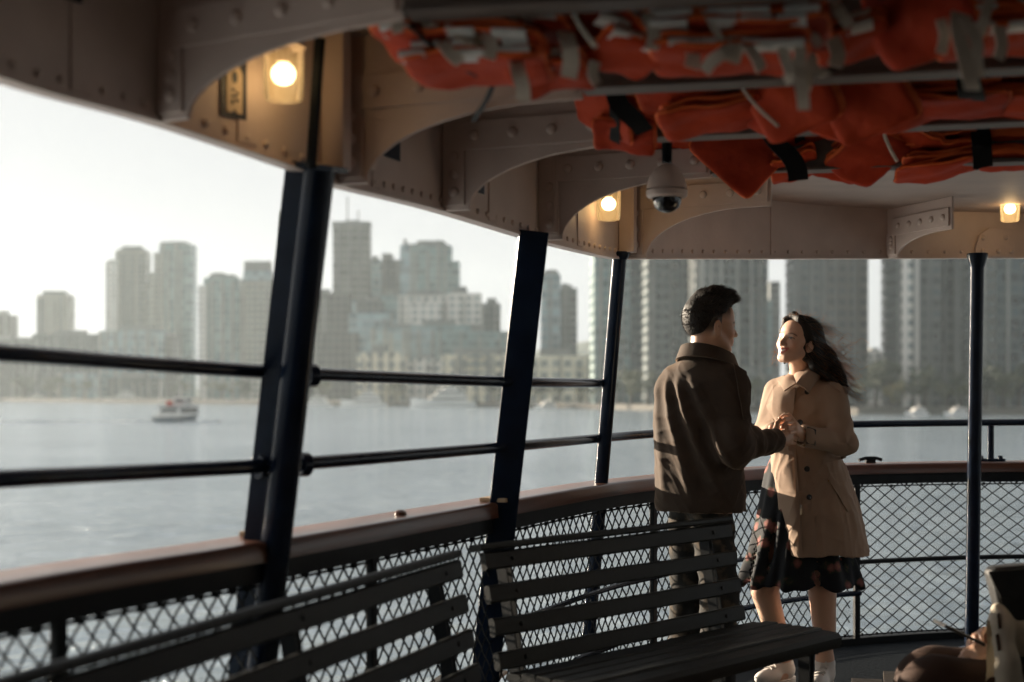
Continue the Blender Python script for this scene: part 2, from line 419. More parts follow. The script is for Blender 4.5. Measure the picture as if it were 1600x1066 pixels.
# stanchions (flat bars) of the mesh
for px in (-210, 112, 596, 1030, 1345, 1760):
    q = RAIL.q_at_px(px); mb = MB(); t = RAIL.tan(q); o_ = RAIL.out(q)
    rot = Matrix(((t.x, o_.x, 0), (t.y, o_.y, 0), (0, 0, 1)))
    mb.box(RAIL.at(q, 0.03, (0.0+ZC-0.1)/2), (0.032, 0.022, ZC-0.1), rot)
    obj('stanchion', mb, M['black'], rail, bevel=0.003)
mb = MB(); mb.tube(RAIL.run(RAIL.q_at_px(800), qa, 0.015, 0.50), 0.011, 8); obj('mid_rail', mb, M['navy'], rail, smooth=True)
mb = MB(); mb.tube(RAIL.run(RAIL.q_at_px(900), qa, 0.0, 0.27), 0.014, 8); obj('mid_rail', mb, M['navy'], rail, smooth=True)
mb = MB(); mb.tube(RAIL.run(qa, RAIL.L-0.5, 0.03, 0.425), 0.0125, 8); obj('mid_rail', mb, M['black'], rail, smooth=True)
# small cap fixtures
mb = MB()
c = P(626, 806, 4.32); c.z = ZC+0.005; mb.lathe([(0.018, -0.004), (0.018, 0.006), (0.010, 0.012), (0, 0.013)], c, 12)
obj('cap_bolt', mb, M['wood'], rail, smooth=True)

# ------------------------------------------------------------------ posts
def ext(top, mid, z):
    k = (z-mid.z)/(top.z-mid.z); return mid.lerp(top, k)
def frame_at(px):
    q = RAIL.q_at_px(px); return RAIL.tan(q), RAIL.out(q)
# post 1: pipe with an outboard web
top, mid = P(499, 265, 3.47), P(432, 843, 3.60)
b0 = ext(top, mid, 0.0); t1 = ext(top, mid, top.z+0.01)
post1 = thing('support_post', 'thick double leaning post with pipe and outboard web at left', 'post', b0)
mb = MB(); mb.tube([b0, t1], 0.039, 24); obj('pipe', mb, M['navy'], post1, smooth=True)
tn, on = frame_at(430); on = (on*0.9+V(-0.5, 0, 0)).normalized()
mb = MB()
a, bq = b0, t1
ax = (bq-a).normalized(); sd2 = (on-ax*on.dot(ax)).normalized(); th = ax.cross(sd2).normalized()
mb.sweep([(a, sd2, th), (bq+ax*0.0, sd2, th)], [(0.02, -0.012), (0.086, -0.012), (0.086, 0.012), (0.02, 0.012)])
obj('web_plate', mb, M['navy'], post1, bevel=0.002)
mb = MB(); mb.sweep([(bq-ax*0.012, sd2, th), (bq+ax*0.002, sd2, th)], [(-0.055, -0.05), (0.105, -0.05), (0.105, 0.05), (-0.055, 0.05)]); obj('head_plate', mb, M['navy'], post1)
# cable conduit above post 1 and frame column inside the roof band
mb = MB(); mb.tube([P(486, 262, 3.42), P(497, 100, 3.36), P(500, 60, 3.34)], 0.0135, 8)
obj('conduit', mb, M['black'], post1, smooth=True)
M['pad'] = noise_mat('bare_wood_pad', (0.30, 0.20, 0.11), (0.42, 0.29, 0.17), 20, (0.6, 0.8))
def pad(post, px, py, d, w):
    c = P(px, py, d); c.z = ZC+0.008; t, o = frame_at(px); mb = MB(); mb.box(c, (w, 0.10, 0.014), Matrix(((t.x, o.x, 0), (t.y, o.y, 0), (0, 0, 1)))); obj('base_pad', mb, M['pad'], post, bevel=0.002)
pad(post1, 414, 838, 3.70, 0.09)
# post 2: flat plate
top, mid = P(834, 366, 4.70), P(788, 783, 4.82)
b0 = ext(top, mid, 0.0); t1 = ext(top, mid, top.z+0.01)
post2 = thing('support_post', 'wide flat leaning post in the middle of the railing', 'post', b0)
ax = (t1-b0).normalized(); sd2 = V(1, 0.0, 0); sd2 = (sd2-ax*sd2.dot(ax)).normalized(); th = ax.cross(sd2).normalized()
mb = MB(); mb.sweep([(b0, sd2, th), (t1, sd2, th)], [(-0.049, -0.008), (0.049, -0.008), (0.049, 0.008), (-0.049, 0.008)]); obj('plate', mb, M['navy'], post2, bevel=0.003)
mb = MB(); mb.sweep([(b0, sd2, th), (t1, sd2, th)], [(-0.012, 0.0), (0.012, 0.0), (0.012, 0.07), (-0.012, 0.07)]); obj('stem', mb, M['navy'], post2)
pad(post2, 778, 779, 4.86, 0.09)
# post 3: pipe
top, mid = P(968, 402, 5.68), P(939, 757, 5.84)
b0 = ext(top, mid, 0.0); t1 = ext(top, mid, top.z+0.01)
post3 = thing('support_post', 'slim round leaning post left of the man', 'post', b0)
mb = MB(); mb.tube([b0, t1], 0.029, 20); mb.lathe([(0.029, -0.02), (0.042, 0.0), (0.042, 0.01), (0, 0.01)], t1, 20); obj('pipe', mb, M['navy'], post3, smooth=True)
# pole at right
top, mid = P(1527, 402, 6.98), P(1518, 1000, 7.12)
b0 = ext(top, mid, 0.0); t1 = ext(top, mid, top.z+0.01)
post4 = thing('support_post', 'upright round pole at right with sunlit left edge', 'post', b0)
mb = MB(); mb.tube([b0, t1], 0.034, 20); mb.lathe([(0.034, -0.06), (0.050, -0.005), (0.05, 0.008), (0, 0.008)], t1, 20); obj('pipe', mb, M['navy'], post4, smooth=True)
mb = MB(); mb.lathe([(0.034, 0.03), (0.06, 0.02), (0.06, 0.0), (0, 0.0)], b0, 20); obj('foot_flange', mb, M['navy'], post4, smooth=True)
# riveted gusset at the pole head
q = FAS.q_at_px(1535); p = FAS.at(q); n = FAS.out(q); t = FAS.tan(q)
mb = MB(); mb.prism([(-0.055, 0.0), (0.16, 0.0), (0.16, 0.14), (0.02, 0.145), (-0.03, 0.11), (-0.05, 0.05)], t, V(0, 0, 1), p-n*0.012, 0.012, n)
gus = thing('gusset_plate', 'cream riveted plate above the upright pole', 'gusset plate', p)
obj('plate', mb, M['cream'], gus, bevel=0.002)
rivets([(p-n*0.019+t*x+V(0, 0, z), -n, 0.013, 0.009) for x, z in ((-0.012, 0.03), (0.07, 0.03), (0.14, 0.03), (-0.012, 0.095), (0.11, 0.10))], gus, 'cream', 12)

# ------------------------------------------------------------------ guard pipes above the cap
def pipe(name, label, pix, r, clamps=()):
    pts = catmull([P(*a) for a in pix], 0.06)
    t = thing(name, label, 'guard rail', pts[0])
    mb = MB(); mb.tube(pts, r, 12); obj('pipe', mb, M['navy'], t, smooth=True)
    for px, py, d, dx in clamps:
        c0 = P(px, py, d); c1 = P(px+dx, py, d+0.02)
        mb = MB(); mb.tube([c0, c1], r*1.75, 14); obj('clamp', mb, M['navy'], t, smooth=True, bevel=0.002)
    return t
pipe('guard_rail', 'upper dark guard pipe running from the left edge to the slim post',
     [(-900, 500, 1.85), (-400, 531, 2.34), (0, 552, 2.78), (220, 568, 3.2), (432, 582, 3.62), (640, 591, 4.22), (812, 597, 4.85), (945, 599, 5.82)], 0.0175,
     [(478, 587, 3.70, 14), (424, 583, 3.58, 14)])
pipe('guard_rail', 'lower dark guard pipe curving from the left edge round the bow',
     [(-900, 812, 1.85), (-400, 776, 2.34), (0, 749, 2.78), (220, 738, 3.2), (432, 727, 3.62), (640, 711, 4.22), (795, 698, 4.85), (938, 685, 5.84), (1020, 678, 6.25), (1160, 668, 6.85), (1340, 663, 7.30), (1600, 660, 7.58), (1900, 660, 7.4), (2300, 662, 6.9)], 0.0185,
     [(466, 726, 3.70, 14), (402, 729, 3.58, 14)])
q = RAIL.q_at_px(1560); c = RAIL.at(q, 0.08, ZC)
st = thing('rail_stand', 'short stand with bolted foot holding the pipe right of the pole', 'rail stand', c)
zt_ = 1.31-48*7.55/F
mb = MB(); mb.tube([c, V(c.x, c.y, zt_)], 0.0175, 12); obj('stem', mb, M['navy'], st, smooth=True)
mb = MB(); mb.box(c+V(0, 0, 0.008), (0.14, 0.06, 0.014))
for x in (-0.052, 0.052): mb.lathe([(0.014, 0.012), (0.014, 0.03), (0, 0.032)], c+V(x, 0, 0), 6)
obj('foot_plate', mb, M['navy'], st, bevel=0.002)
# mooring cleat on the cap by the woman
q = RAIL.q_at_px(1378); c = RAIL.at(q, 0.10, ZC)
cl = thing('mooring_cleat', 'small dark cleat on the wooden cap right of the woman', 'cleat', c)
mb = MB(); tt = RAIL.tan(q)
mb.tube([c-tt*0.07+V(0, 0, 0.016), c-tt*0.03+V(0, 0, 0.026), c+tt*0.03+V(0, 0, 0.026), c+tt*0.07+V(0, 0, 0.016)], 0.009, 8); obj('horn', mb, M['black'], cl, smooth=True)
mb = MB(); mb.box(c+V(0, 0, 0.009), (0.05, 0.03, 0.018)); obj('base', mb, M['black'], cl)
# ------------------------------------------------------------------ slatted benches
def bench(label, A, B, ztop, nsup):
    """A,B: ends of the top slat (plan), the seat is on the right of A->B"""
    A, B = V(A[0], A[1], 0), V(B[0], B[1], 0); t = (B-A).normalized(); n = V(t.y, -t.x, 0); L = (B-A).length
    r = thing('slat_bench', label, 'bench', (A+B)/2)
    lean = 0.19
    rnd = random.Random(int(L*100))
    back = (V(0, 0, 1)-n*lean).normalized(); bn = back.cross(t).normalized()
    if bn.dot(n) < 0: bn = -bn
    def slat(name, o, w, th, up, nn, l0=0.0, l1=0.0, rd=0.006):
        mb = MB(); pr = [(-w/2, -th/2+rd), (-w/2+rd, -th/2), (w/2-rd, -th/2), (w/2, -th/2+rd), (w/2, th/2-rd), (w/2-rd, th/2), (-w/2+rd, th/2), (-w/2, th/2-rd)]
        N = 9; pts = []
        for k in range(N):
            x = l0+(L-l1-l0)*k/(N-1); pts.append((A+t*x+o+up*rnd.uniform(-.0012, .0012)+nn*rnd.uniform(-.0012, .0012), up, nn))
        mb.sweep(pts, pr); return obj(name, mb, M['bench'], r, smooth=True, sharp=30)
    for i in range(4):
        z = ztop-0.048-i*0.100
        o = V(0, 0, z)-n*(-lean*(ztop-z))
        slat('back_slat', o, 0.056, 0.024, back, bn)
    slat('top_rail', V(0, 0, ztop-0.006)-bn*0.006, 0.022, 0.052, back, bn, -0.02, -0.0)
    zs = 0.465; b0 = n*(lean*(ztop-zs)+0.03)
    for i in range(5):
        o = b0+n*(0.035+i*0.060)+V(0, 0, zs-0.012-(0.010 if i == 0 else 0)+0.004*abs(i-2.5)/2.5)
        slat('seat_slat', o, 0.056, 0.026, n, V(0, 0, 1))
    fr = b0+n*(0.035+5*0.060+0.004)+V(0, 0, zs-0.022)
    mb = MB(); pr = [(-0.034, -0.03), (0.026, -0.038), (0.034, -0.024), (0.036, 0.0), (0.022, 0.014), (-0.038, 0.018)]
    mb.sweep([(A+t*x+fr, n, V(0, 0, 1)) for x in np.linspace(-0.01, L+0.01, 9)], pr)
    obj('front_rail', mb, M['bench'], r, smooth=True, sharp=40)
    for k in range(nsup):
        x = lerp(0.12, L-0.12, k/(nsup-1)) if nsup > 1 else L/2
        mb = MB(); o = A+t*x
        # bent flat bar: from back top down to the seat, then along under the seat, then the front leg
        for dx in (-0.011, 0.011):
            pth = [o+V(0, 0, ztop-0.03)-bn*0.02, o+n*(lean*(ztop-zs))+V(0, 0, zs-0.05)-bn*0.02, o+n*(lean*(ztop-zs)-0.02)+V(0, 0, 0.0)]
            mb.sweep([(q+t*dx, t, bn) for q in pth], [(-0.003, -0.024), (0.003, -0.024), (0.003, 0.016), (-0.003, 0.016)])
        obj('back_upright', mb, M['black'], r)
        mb = MB()
        for dx in (-0.011, 0.011):
            mb.box(o+b0+n*0.17+t*dx+V(0, 0, zs-0.052), (0.006, 0.36, 0.035), Matrix(((t.x, n.x, 0), (t.y, n.y, 0), (0, 0, 1))))
        obj('seat_bracket', mb, M['black'], r)
        mb = MB(); lg = o+b0+n*0.31
        for dx in (-0.013, 0.013): mb.box(lg+t*dx+V(0, 0, (zs-0.04)/2), (0.006, 0.045, zs-0.04), Matrix(((t.x, n.x, 0), (t.y, n.y, 0), (0, 0, 1))))
        mb.box(lg+V(0, 0, 0.004), (0.09, 0.08, 0.008), Matrix(((t.x, n.x, 0), (t.y, n.y, 0), (0, 0, 1))))
        obj('leg', mb, M['black'], r)
        for i in range(4):
            mb = MB(); z = ztop-0.048-i*0.1; mb.dome(o+V(0, 0, z)+n*(lean*(ztop-z))+bn*0.0125, bn, 0.008, 0.004, 8)
            obj('bolt', mb, M['black'], r, smooth=True)
    return r
bench('dark slatted bench with its seat showing, behind which the man stands', (-0.095, 4.35), (0.805, 5.31), 0.835, 2)
bench('dark slatted bench running out of the bottom left corner', (-1.12, 1.55), (-0.165, 4.17), 0.835, 4)

# ------------------------------------------------------------------ lamps
def bulb_mat():
    m = bpy.data.materials.new('lit_bulb'); m.use_nodes = True; nt = m.node_tree; nt.nodes.clear()
    o = nd(m, 'ShaderNodeOutputMaterial'); e_ = nd(m, 'ShaderNodeEmission'); e_.inputs['Color'].default_value = (1.0, 0.72, 0.38, 1); e_.inputs['Strength'].default_value = 2.4
    lk(m, e_.outputs[0], o.inputs[0]); return m
M['bulb'] = bulb_mat()
def glass_mat():
    m = bpy.data.materials.new('ribbed_lamp_glass'); m.use_nodes = True; nt = m.node_tree; nt.nodes.clear()
    o = nd(m, 'ShaderNodeOutputMaterial'); tr = nd(m, 'ShaderNodeBsdfTransparent'); tr.inputs[0].default_value = (0.92, 0.86, 0.74, 1)
    gl = nd(m, 'ShaderNodeBsdfGlossy'); gl.inputs['Roughness'].default_value = 0.12
    tl = nd(m, 'ShaderNodeBsdfTranslucent'); tl.inputs[0].default_value = (0.9, 0.75, 0.5, 1)
    m1 = nd(m, 'ShaderNodeMixShader'); m1.inputs[0].default_value = 0.16; lk(m, tr.outputs[0], m1.inputs[1]); lk(m, tl.outputs[0], m1.inputs[2])
    fr = nd(m, 'ShaderNodeFresnel', IOR=1.35); m2 = nd(m, 'ShaderNodeMixShader'); lk(m, fr.outputs[0], m2.inputs[0]); lk(m, m1.outputs[0], m2.inputs[1]); lk(m, gl.outputs[0], m2.inputs[2])
    lk(m, m2.outputs[0], o.inputs[0]); return m
M['lglass'] = glass_mat()
def lamp(label, c, power, tilt=(0, 0, 0), grp='jar lamps under the roof edge'):
    t = thing('deck_lamp', label, 'lamp', V(c.x, c.y, ZT), grp)
    R = 0.047; h = 0.142
    zc_ = c.z
    mb = MB(); mb.lathe([(R*1.02, 0.058), (R, 0.05), (R*0.99, -0.01), (R*0.93, -0.06), (R*0.85, -0.066), (R*0.5, -0.069), (0, -0.070)], c, 28)
    obj('glass_jar', mb, M['lglass'], t, smooth=True)
    mb = MB(); mb.lathe([(0, 0.020), (0.012, 0.019), (0.022, 0.012), (0.028, 0.0), (0.027, -0.012), (0.019, -0.024), (0.009, -0.029), (0, -0.030)], c+V(0, 0, 0.0), 20)
    obj('bulb', mb, M['bulb'], t, smooth=True)
    mb = MB(); zt_ = ZT-c.z; mb.lathe([(0, 0.021), (0.017, 0.022), (0.019, 0.055), (R*1.1, 0.057), (R*1.12, 0.085), (R*0.7, 0.10), (0.012, 0.105), (0.012, zt_)], c, 24)
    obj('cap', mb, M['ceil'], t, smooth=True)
    L = bpy.data.lights.new('lamp_light', 'POINT'); L.energy = power; L.color = (1.0, 0.66, 0.34); L.shadow_soft_size = 0.03
    lo = bpy.data.objects.new('lamp_light', L); C.objects.link(lo); lo.parent = t; lo.location = V(0, 0, c.z-ZT-0.045)
    return t
lamp('largest lit jar lamp, beside the arched safety sign', P(443, 113, 3.28), 0.025)
lamp('lit jar lamp beside the round camera dome', P(951, 317, 5.36), 0.04)
lamp('lit jar lamp above the upright pole at right', P(1578, 325, 6.85), 0.08)

# ------------------------------------------------------------------ security camera dome
c = P(1042, 296, 4.32)
t = thing('camera_dome', 'round security camera hanging on a dark stalk below the ceiling', 'security camera', V(c.x, c.y, ZT))
mb = MB(); mb.lathe([(0.0000, 0.0757), (0.0160, 0.0748), (0.0356, 0.0623), (0.0534, 0.0356), (0.0605, 0.0071), (0.0614, 0.0000)], c, 32); obj('housing', mb, M['cream'], t, smooth=True)
mb = MB(); mb.lathe([(0.0614, -0.0027), (0.0632, -0.0053), (0.0623, -0.0196), (0.0570, -0.0249), (0.0445, -0.0267)], c, 32); obj('trim_ring', mb, M['cream'], t, smooth=True)
M['smoke'] = mat('smoked_dome', (0.01, 0.01, 0.012), 0.06, 0, 0.6)
mb = MB(); mb.lathe([(0.0445, -0.0249), (0.0436, -0.0401), (0.0365, -0.0552), (0.0231, -0.0659), (0.0089, -0.0703), (0, -0.0703)], c, 32); obj('lens_dome', mb, M['smoke'], t, smooth=True)
mb = MB(); mb.tube([c+V(0, 0, 0.08), V(c.x, c.y, ZT-0.02)], 0.0155, 14); obj('stalk', mb, M['black'], t, smooth=True)
mb = MB(); mb.lathe([(0.0155, -0.06), (0.05, -0.045), (0.055, 0.0)], V(c.x, c.y, ZT-0.004), 20); obj('mount_cap', mb, M['black'], t, smooth=True)

# ------------------------------------------------------------------ signs on the fascia
M['signblue'] = mat('sign_blue', (0.006, 0.012, 0.03), 0.45)
M['signcream'] = mat('sign_cream', (0.55, 0.42, 0.28), 0.5)
def fasc_sign(px, z_of=0):
    q = FAS.q_at_px(px); p = FAS.at(q); return p, FAS.tan(q), FAS.out(q)
p, tq, nq = fasc_sign(366)
sg = thing('safety_sign', 'black sign with an arched cream life jacket symbol beside the big lamp', 'sign', p-nq*0.004+V(0, 0, 0.15))
w, h = 0.078, 0.135
zc0 = 0.128
mb = MB(); mb.prism([(-w/2, zc0-h/2), (w/2, zc0-h/2), (w/2, zc0+h/2), (-w/2, zc0+h/2)], tq, V(0, 0, 1), p-nq*0.004, 0.003, nq); obj('sign_board', mb, M['signblue'], sg)
aw = 0.024
arch = [(-aw, zc0-0.056), (-aw, zc0+0.030)]+[(aw*math.cos(a), zc0+0.030+0.026*math.sin(a)) for a in np.linspace(math.pi, 0, 11)[1:-1]]+[(aw, zc0+0.030), (aw, zc0-0.056), (0.007, zc0-0.056), (0.0, zc0-0.046), (-0.007, zc0-0.056)]
mb = MB(); mb.prism(arch, tq, V(0, 0, 1), p-nq*0.0068, 0.002, nq); obj('symbol', mb, M['signcream'], sg)
mb = MB()
mb.prism([(0.0075*math.cos(a), zc0+0.026+0.014*math.sin(a)) for a in np.linspace(0, 2*math.pi, 15)[:-1]], tq, V(0, 0, 1), p-nq*0.0085, 0.0015, nq)
for x, z, w2, h2 in ((-0.006, -0.004, 0.010, 0.005), (0.007, -0.010, 0.008, 0.006), (-0.003, -0.018, 0.016, 0.005), (0.006, -0.027, 0.009, 0.006), (-0.008, -0.032, 0.006, 0.010)): mb.prism([(x-w2/2, zc0+z-h2/2), (x+w2/2, zc0+z-h2/2), (x+w2/2, zc0+z+h2/2), (x-w2/2, zc0+z+h2/2)], tq, V(0, 0, 1), p-nq*0.0092, 0.0015, nq)
obj('symbol_mark', mb, M['signblue'], sg)
for px, lab, w, h, z0_ in ((600, 'dark blue notice half hidden by the bracket of the thick post', 0.20, 0.15, 0.105), (738, 'small dark blue notice half hidden by the bracket before the flat post', 0.13, 0.10, 0.085), (55, 'dark blue notice high in the top left corner', 0.24, 0.14, 0.19)):
    p, tq, nq = fasc_sign(px)
    mb = MB(); mb.prism([(-w/2, z0_), (w/2, z0_), (w/2, z0_+h), (-w/2, z0_+h)], tq, V(0, 0, 1), p-nq*0.004, 0.003, nq)
    tag(obj('notice_sign', mb, M['signblue']), lab, 'sign')
# ------------------------------------------------------------------ far shore: land, hills, buildings, trees, boats
ZL = ZW+1.6
shore = [(-3800, 780), (-1400, 760), (-600, 752), (-260, 742), (0, 742), (300, 620), (560, 545), (700, 520), (960, 450), (1340, 352), (1600, 340), (1900, 338), (2600, 330), (3600, 300), (9000, 280)]
sp = [P(px, 610, d) for px, d in shore]
mb = MB()
pl = [(p.x, p.y) for p in sp]+[(1750, 300), (1750, 1440), (-1750, 1440), (-1750, 780)]
mb.prism(pl, V(1, 0, 0), V(0, 1, 0), V(0, 0, (ZW-1+ZL)/2), ZL-ZW+1, V(0, 0, 1))
M['land'] = noise_mat('shore_ground', (0.06, 0.06, 0.05), (0.11, 0.10, 0.085), 0.05, (0.7, 0.9))
tag(obj('land', mb, M['land']), kind='structure')
# far hill
mb = MB(); N = 40
vs = []; fs = []
rnd = random.Random(5)
for i in range(N+1):
    x = lerp(-1700, 1700, i/N); hgt = 95+55*math.sin(i*0.7)+30*math.sin(i*1.9+1)+rnd.uniform(-8, 8)+ (60 if 18 < i < 30 else 0)
    hgt = max(20, hgt)*0.16+(58 if abs(x-70) < 60 else 25 if abs(x-70) < 170 else 0)
    for y, z in ((1150, ZL), (1250, ZL+hgt*0.36), (1340, ZL+hgt*0.6), (1420, ZL)): vs.append((x, y, z))
for i in range(N):
    for j in range(3): fs.append((i*4+j, i*4+j+1, i*4+j+5, i*4+j+4))
mb.add(vs, fs); M['hill'] = noise_mat('wooded_hill', (0.05, 0.07, 0.06), (0.08, 0.10, 0.08), 0.02, (0.8, 0.95))
tag(obj('hills', mb, M['hill'], smooth=True, sharp=None), kind='structure')

def facade(name, wall, glass, fh=3.1, bw=3.4, wfrac=0.72, hfrac=0.62, rough=0.25, vary=0.5):
    """window grid in the wall: floors fh high, bays bw wide"""
    m = mat(name, wall, 0.75); nt = m.node_tree; b = nt.nodes['Principled BSDF']
    tc = nd(m, 'ShaderNodeTexCoord'); sx = nd(m, 'ShaderNodeSeparateXYZ'); lk(m, tc.outputs['Object'], sx.inputs[0])
    u = nd(m, 'ShaderNodeMath', operation='ADD'); lk(m, sx.outputs[0], u.inputs[0]); lk(m, sx.outputs[1], u.inputs[1])
    def cell(src, size, frac):
        d = nd(m, 'ShaderNodeMath', operation='DIVIDE'); lk(m, src, d.inputs[0]); d.inputs[1].default_value = size
        fr = nd(m, 'ShaderNodeMath', operation='FRACT'); lk(m, d.outputs[0], fr.inputs[0])
        lt = nd(m, 'ShaderNodeMath', operation='LESS_THAN'); lk(m, fr.outputs[0], lt.inputs[0]); lt.inputs[1].default_value = frac
        fl = nd(m, 'ShaderNodeMath', operation='FLOOR'); lk(m, d.outputs[0], fl.inputs[0])
        return lt.outputs[0], fl.outputs[0]
    a, ia = cell(u.outputs[0], bw, wfrac); c, ic = cell(sx.outputs[2], fh, hfrac)
    w = nd(m, 'ShaderNodeMath', operation='MULTIPLY'); lk(m, a, w.inputs[0]); lk(m, c, w.inputs[1])
    cv = nd(m, 'ShaderNodeCombineXYZ'); lk(m, ia, cv.inputs[0]); lk(m, ic, cv.inputs[1])
    wnz = nd(m, 'ShaderNodeTexWhiteNoise', noise_dimensions='2D'); lk(m, cv.outputs[0], wnz.inputs['Vector'])
    rp = nd(m, 'ShaderNodeValToRGB'); rp.color_ramp.elements[0].color = (*[g*(1-vary) for g in glass], 1); rp.color_ramp.elements[1].color = (*[min(0.8, g*(1+vary*1.6)) for g in glass], 1)
    lk(m, wnz.outputs['Value'], rp.inputs[0])
    nz = nd(m, 'ShaderNodeTexNoise', Scale=0.06, Detail=3.0); lk(m, tc.outputs['Object'], nz.inputs['Vector'])
    wr = nd(m, 'ShaderNodeValToRGB'); wr.color_ramp.elements[0].color = (*[g*0.85 for g in wall], 1); wr.color_ramp.elements[1].color = (*[min(0.9, g*1.12) for g in wall], 1); lk(m, nz.outputs['Fac'], wr.inputs[0])
    mx = nd(m, 'ShaderNodeMix', data_type='RGBA'); lk(m, w.outputs[0], mx.inputs[0]); lk(m, wr.outputs[0], mx.inputs[6]); lk(m, rp.outputs[0], mx.inputs[7])
    lk(m, mx.outputs[2], b.inputs['Base Color'])
    mr = nd(m, 'ShaderNodeMapRange'); mr.inputs['To Min'].default_value = 0.75; mr.inputs['To Max'].default_value = rough; lk(m, w.outputs[0], mr.inputs[0]); lk(m, mr.outputs[0], b.inputs['Roughness'])
    return m
FM = {
 'greige': facade('greige_facade', (0.28, 0.27, 0.23), (0.05, 0.07, 0.07), 3.2, 3.0, 0.6, 0.6),
 'brown': facade('brown_facade', (0.088, 0.083, 0.075), (0.028, 0.034, 0.035), 3.2, 3.0, 0.6, 0.6),
 'teal': facade('teal_glass_facade', (0.20, 0.27, 0.265), (0.09, 0.145, 0.15), 3.2, 2.2, 0.85, 0.75, 0.15),
 'bglass': facade('blue_glass_facade', (0.24, 0.29, 0.31), (0.13, 0.19, 0.21), 3.6, 2.6, 0.88, 0.8, 0.12),
 'white': facade('pale_facade', (0.62, 0.60, 0.56), (0.13, 0.16, 0.16), 3.1, 3.6, 0.55, 0.55),
 'cream': facade('cream_facade', (0.68, 0.63, 0.50), (0.18, 0.19, 0.17), 4.4, 4.4, 0.62, 0.6),
 'dark': facade('dark_tower_facade', (0.042, 0.051, 0.054), (0.015, 0.021, 0.024), 3.0, 2.4, 0.8, 0.68, 0.18, 0.8),
 'darkteal': facade('dark_teal_facade', (0.042, 0.062, 0.066), (0.016, 0.028, 0.031), 3.0, 2.4, 0.8, 0.66, 0.18, 0.9),
 'grey': facade('grey_tower_facade', (0.092, 0.102, 0.101), (0.03, 0.04, 0.041), 3.0, 2.8, 0.66, 0.6, 0.2, 0.7),
 'conc': facade('raw_concrete_facade', (0.16, 0.16, 0.145), (0.05, 0.055, 0.05), 3.4, 5.0, 0.8, 0.7, 0.7),
}
M['pier'] = noise_mat('pale_concrete', (0.20, 0.205, 0.19), (0.27, 0.275, 0.255), 0.2, (0.7, 0.9))
M['pierd'] = noise_mat('grey_concrete', (0.12, 0.13, 0.125), (0.17, 0.175, 0.17), 0.2, (0.7, 0.9))
M['balc'] = noise_mat('balcony_glass', (0.07, 0.09, 0.09), (0.11, 0.13, 0.13), 0.3, (0.2, 0.4))
M['rust'] = noise_mat('crane_steel', (0.10, 0.10, 0.09), (0.15, 0.14, 0.13), 0.4, (0.6, 0.8))
def rngx(x0, x1, d): return (x0-800)/F*d, (x1-800)/F*d
def hz(y, d): return EYE+(610-y)/F*d
def building(label, vols, d, depth=26, piers=(), roofs=(), balc=(), group='towers and blocks on the far shore', masts=(), pm='pierd'):
    """vols: (x0,x1,ytop,material[,extra distance]) wall volumes; piers: (x0,x1,ytop); roofs: (x0,x1,ybottom,ytop)"""
    if d > 500: depth = min(depth, 13)
    x0 = min(v[0] for v in vols); x1 = max(v[1] for v in vols)
    xa, xb = rngx(x0, x1, d)
    r = thing('tower_block', label, 'building', V((xa+xb)/2, d, ZL), group)
    for i, v in enumerate(vols):
        dd = d+(v[4] if len(v) > 4 else 0.35*i)
        a, b_ = rngx(v[0], v[1], dd); zt = hz(v[2], dd)
        mb = MB(); dp = depth*(1-0.07*i); mb.box(((a+b_)/2-worldloc(r).x, dd-d+dp/2, (zt-ZL)/2), (b_-a, dp, zt-ZL))
        o = obj('wall', mb, FM[v[3]], r, local=True)
    rp = random.Random(int(x0*7+x1)); piers = list(piers)
    for v in vols:
        if v[1]-v[0] > 22 and d > 300:
            nn = int((v[1]-v[0])/15)
            for i in range(nn):
                c_ = v[0]+(i+rp.uniform(.25, .75))*(v[1]-v[0])/nn
                if all(abs(c_-(p_[0]+p_[1])/2) > 7 for p_ in piers): piers.append((c_-rp.uniform(.8, 2.2), c_+rp.uniform(.8, 2.2), v[2]+rp.choice((0, 2, 8)), v[4] if len(v) > 4 else 0))
    for i, v in enumerate(vols):
        if v[1]-v[0] > 16 and v[2] > 300:
            dd = d+4; a, b_ = rngx(lerp(v[0], v[1], rp.uniform(.15, .35)), lerp(v[0], v[1], rp.uniform(.55, .85)), dd); zt = hz(v[2], dd); hh = rp.uniform(1.2, 3.2); mb = MB(); mb.box(((a+b_)/2, dd+depth*0.3, zt+hh/2), (b_-a, depth*0.4, hh)); obj('roof_box', mb, M['pierd'], r)
    for (a0, a1, yt, *e_) in piers:
        a, b_ = rngx(a0, a1, d); zt = hz(yt, d); mb = MB(); mb.box(((a+b_)/2, d-0.5+(e_[0] if e_ else 0), (zt+ZL)/2), (b_-a, 1.3, zt-ZL)); obj('pier', mb, M[pm], r)
    for (a0, a1, yb, yt) in roofs:
        a, b_ = rngx(a0, a1, d+3); zb, zt = hz(yb, d+3), hz(yt, d+3); mb = MB(); mb.box(((a+b_)/2, d+3+depth*0.35, (zt+zb)/2-0.3), (b_-a, depth*0.6, zt-zb+0.6)); obj('roof_box', mb, M['pierd'], r)
    for (a0, a1, yt, yb) in balc:
        a, b_ = rngx(a0, a1, d); z = hz(yb, d); k = 0
        while z < hz(yt, d) and k < 48:
            mb = MB(); mb.box(((a+b_)/2, d-0.7, z+0.6), (b_-a, 1.5, 1.15)); z += 3.1; k += 1
            obj('balcony', mb, M['balc'], r)
    for (px, yb, yt) in masts:
        a, _ = rngx(px, px, d+6); mb = MB(); mb.tube([(a, d+6, hz(yb, d)), (a, d+6, hz(yt, d))], 0.35, 6); obj('mast', mb, M['rust'], r)
    return r
building('low square grey block at the far left edge of the skyline', [(-40, 18, 492, 'brown')], 930, 40)
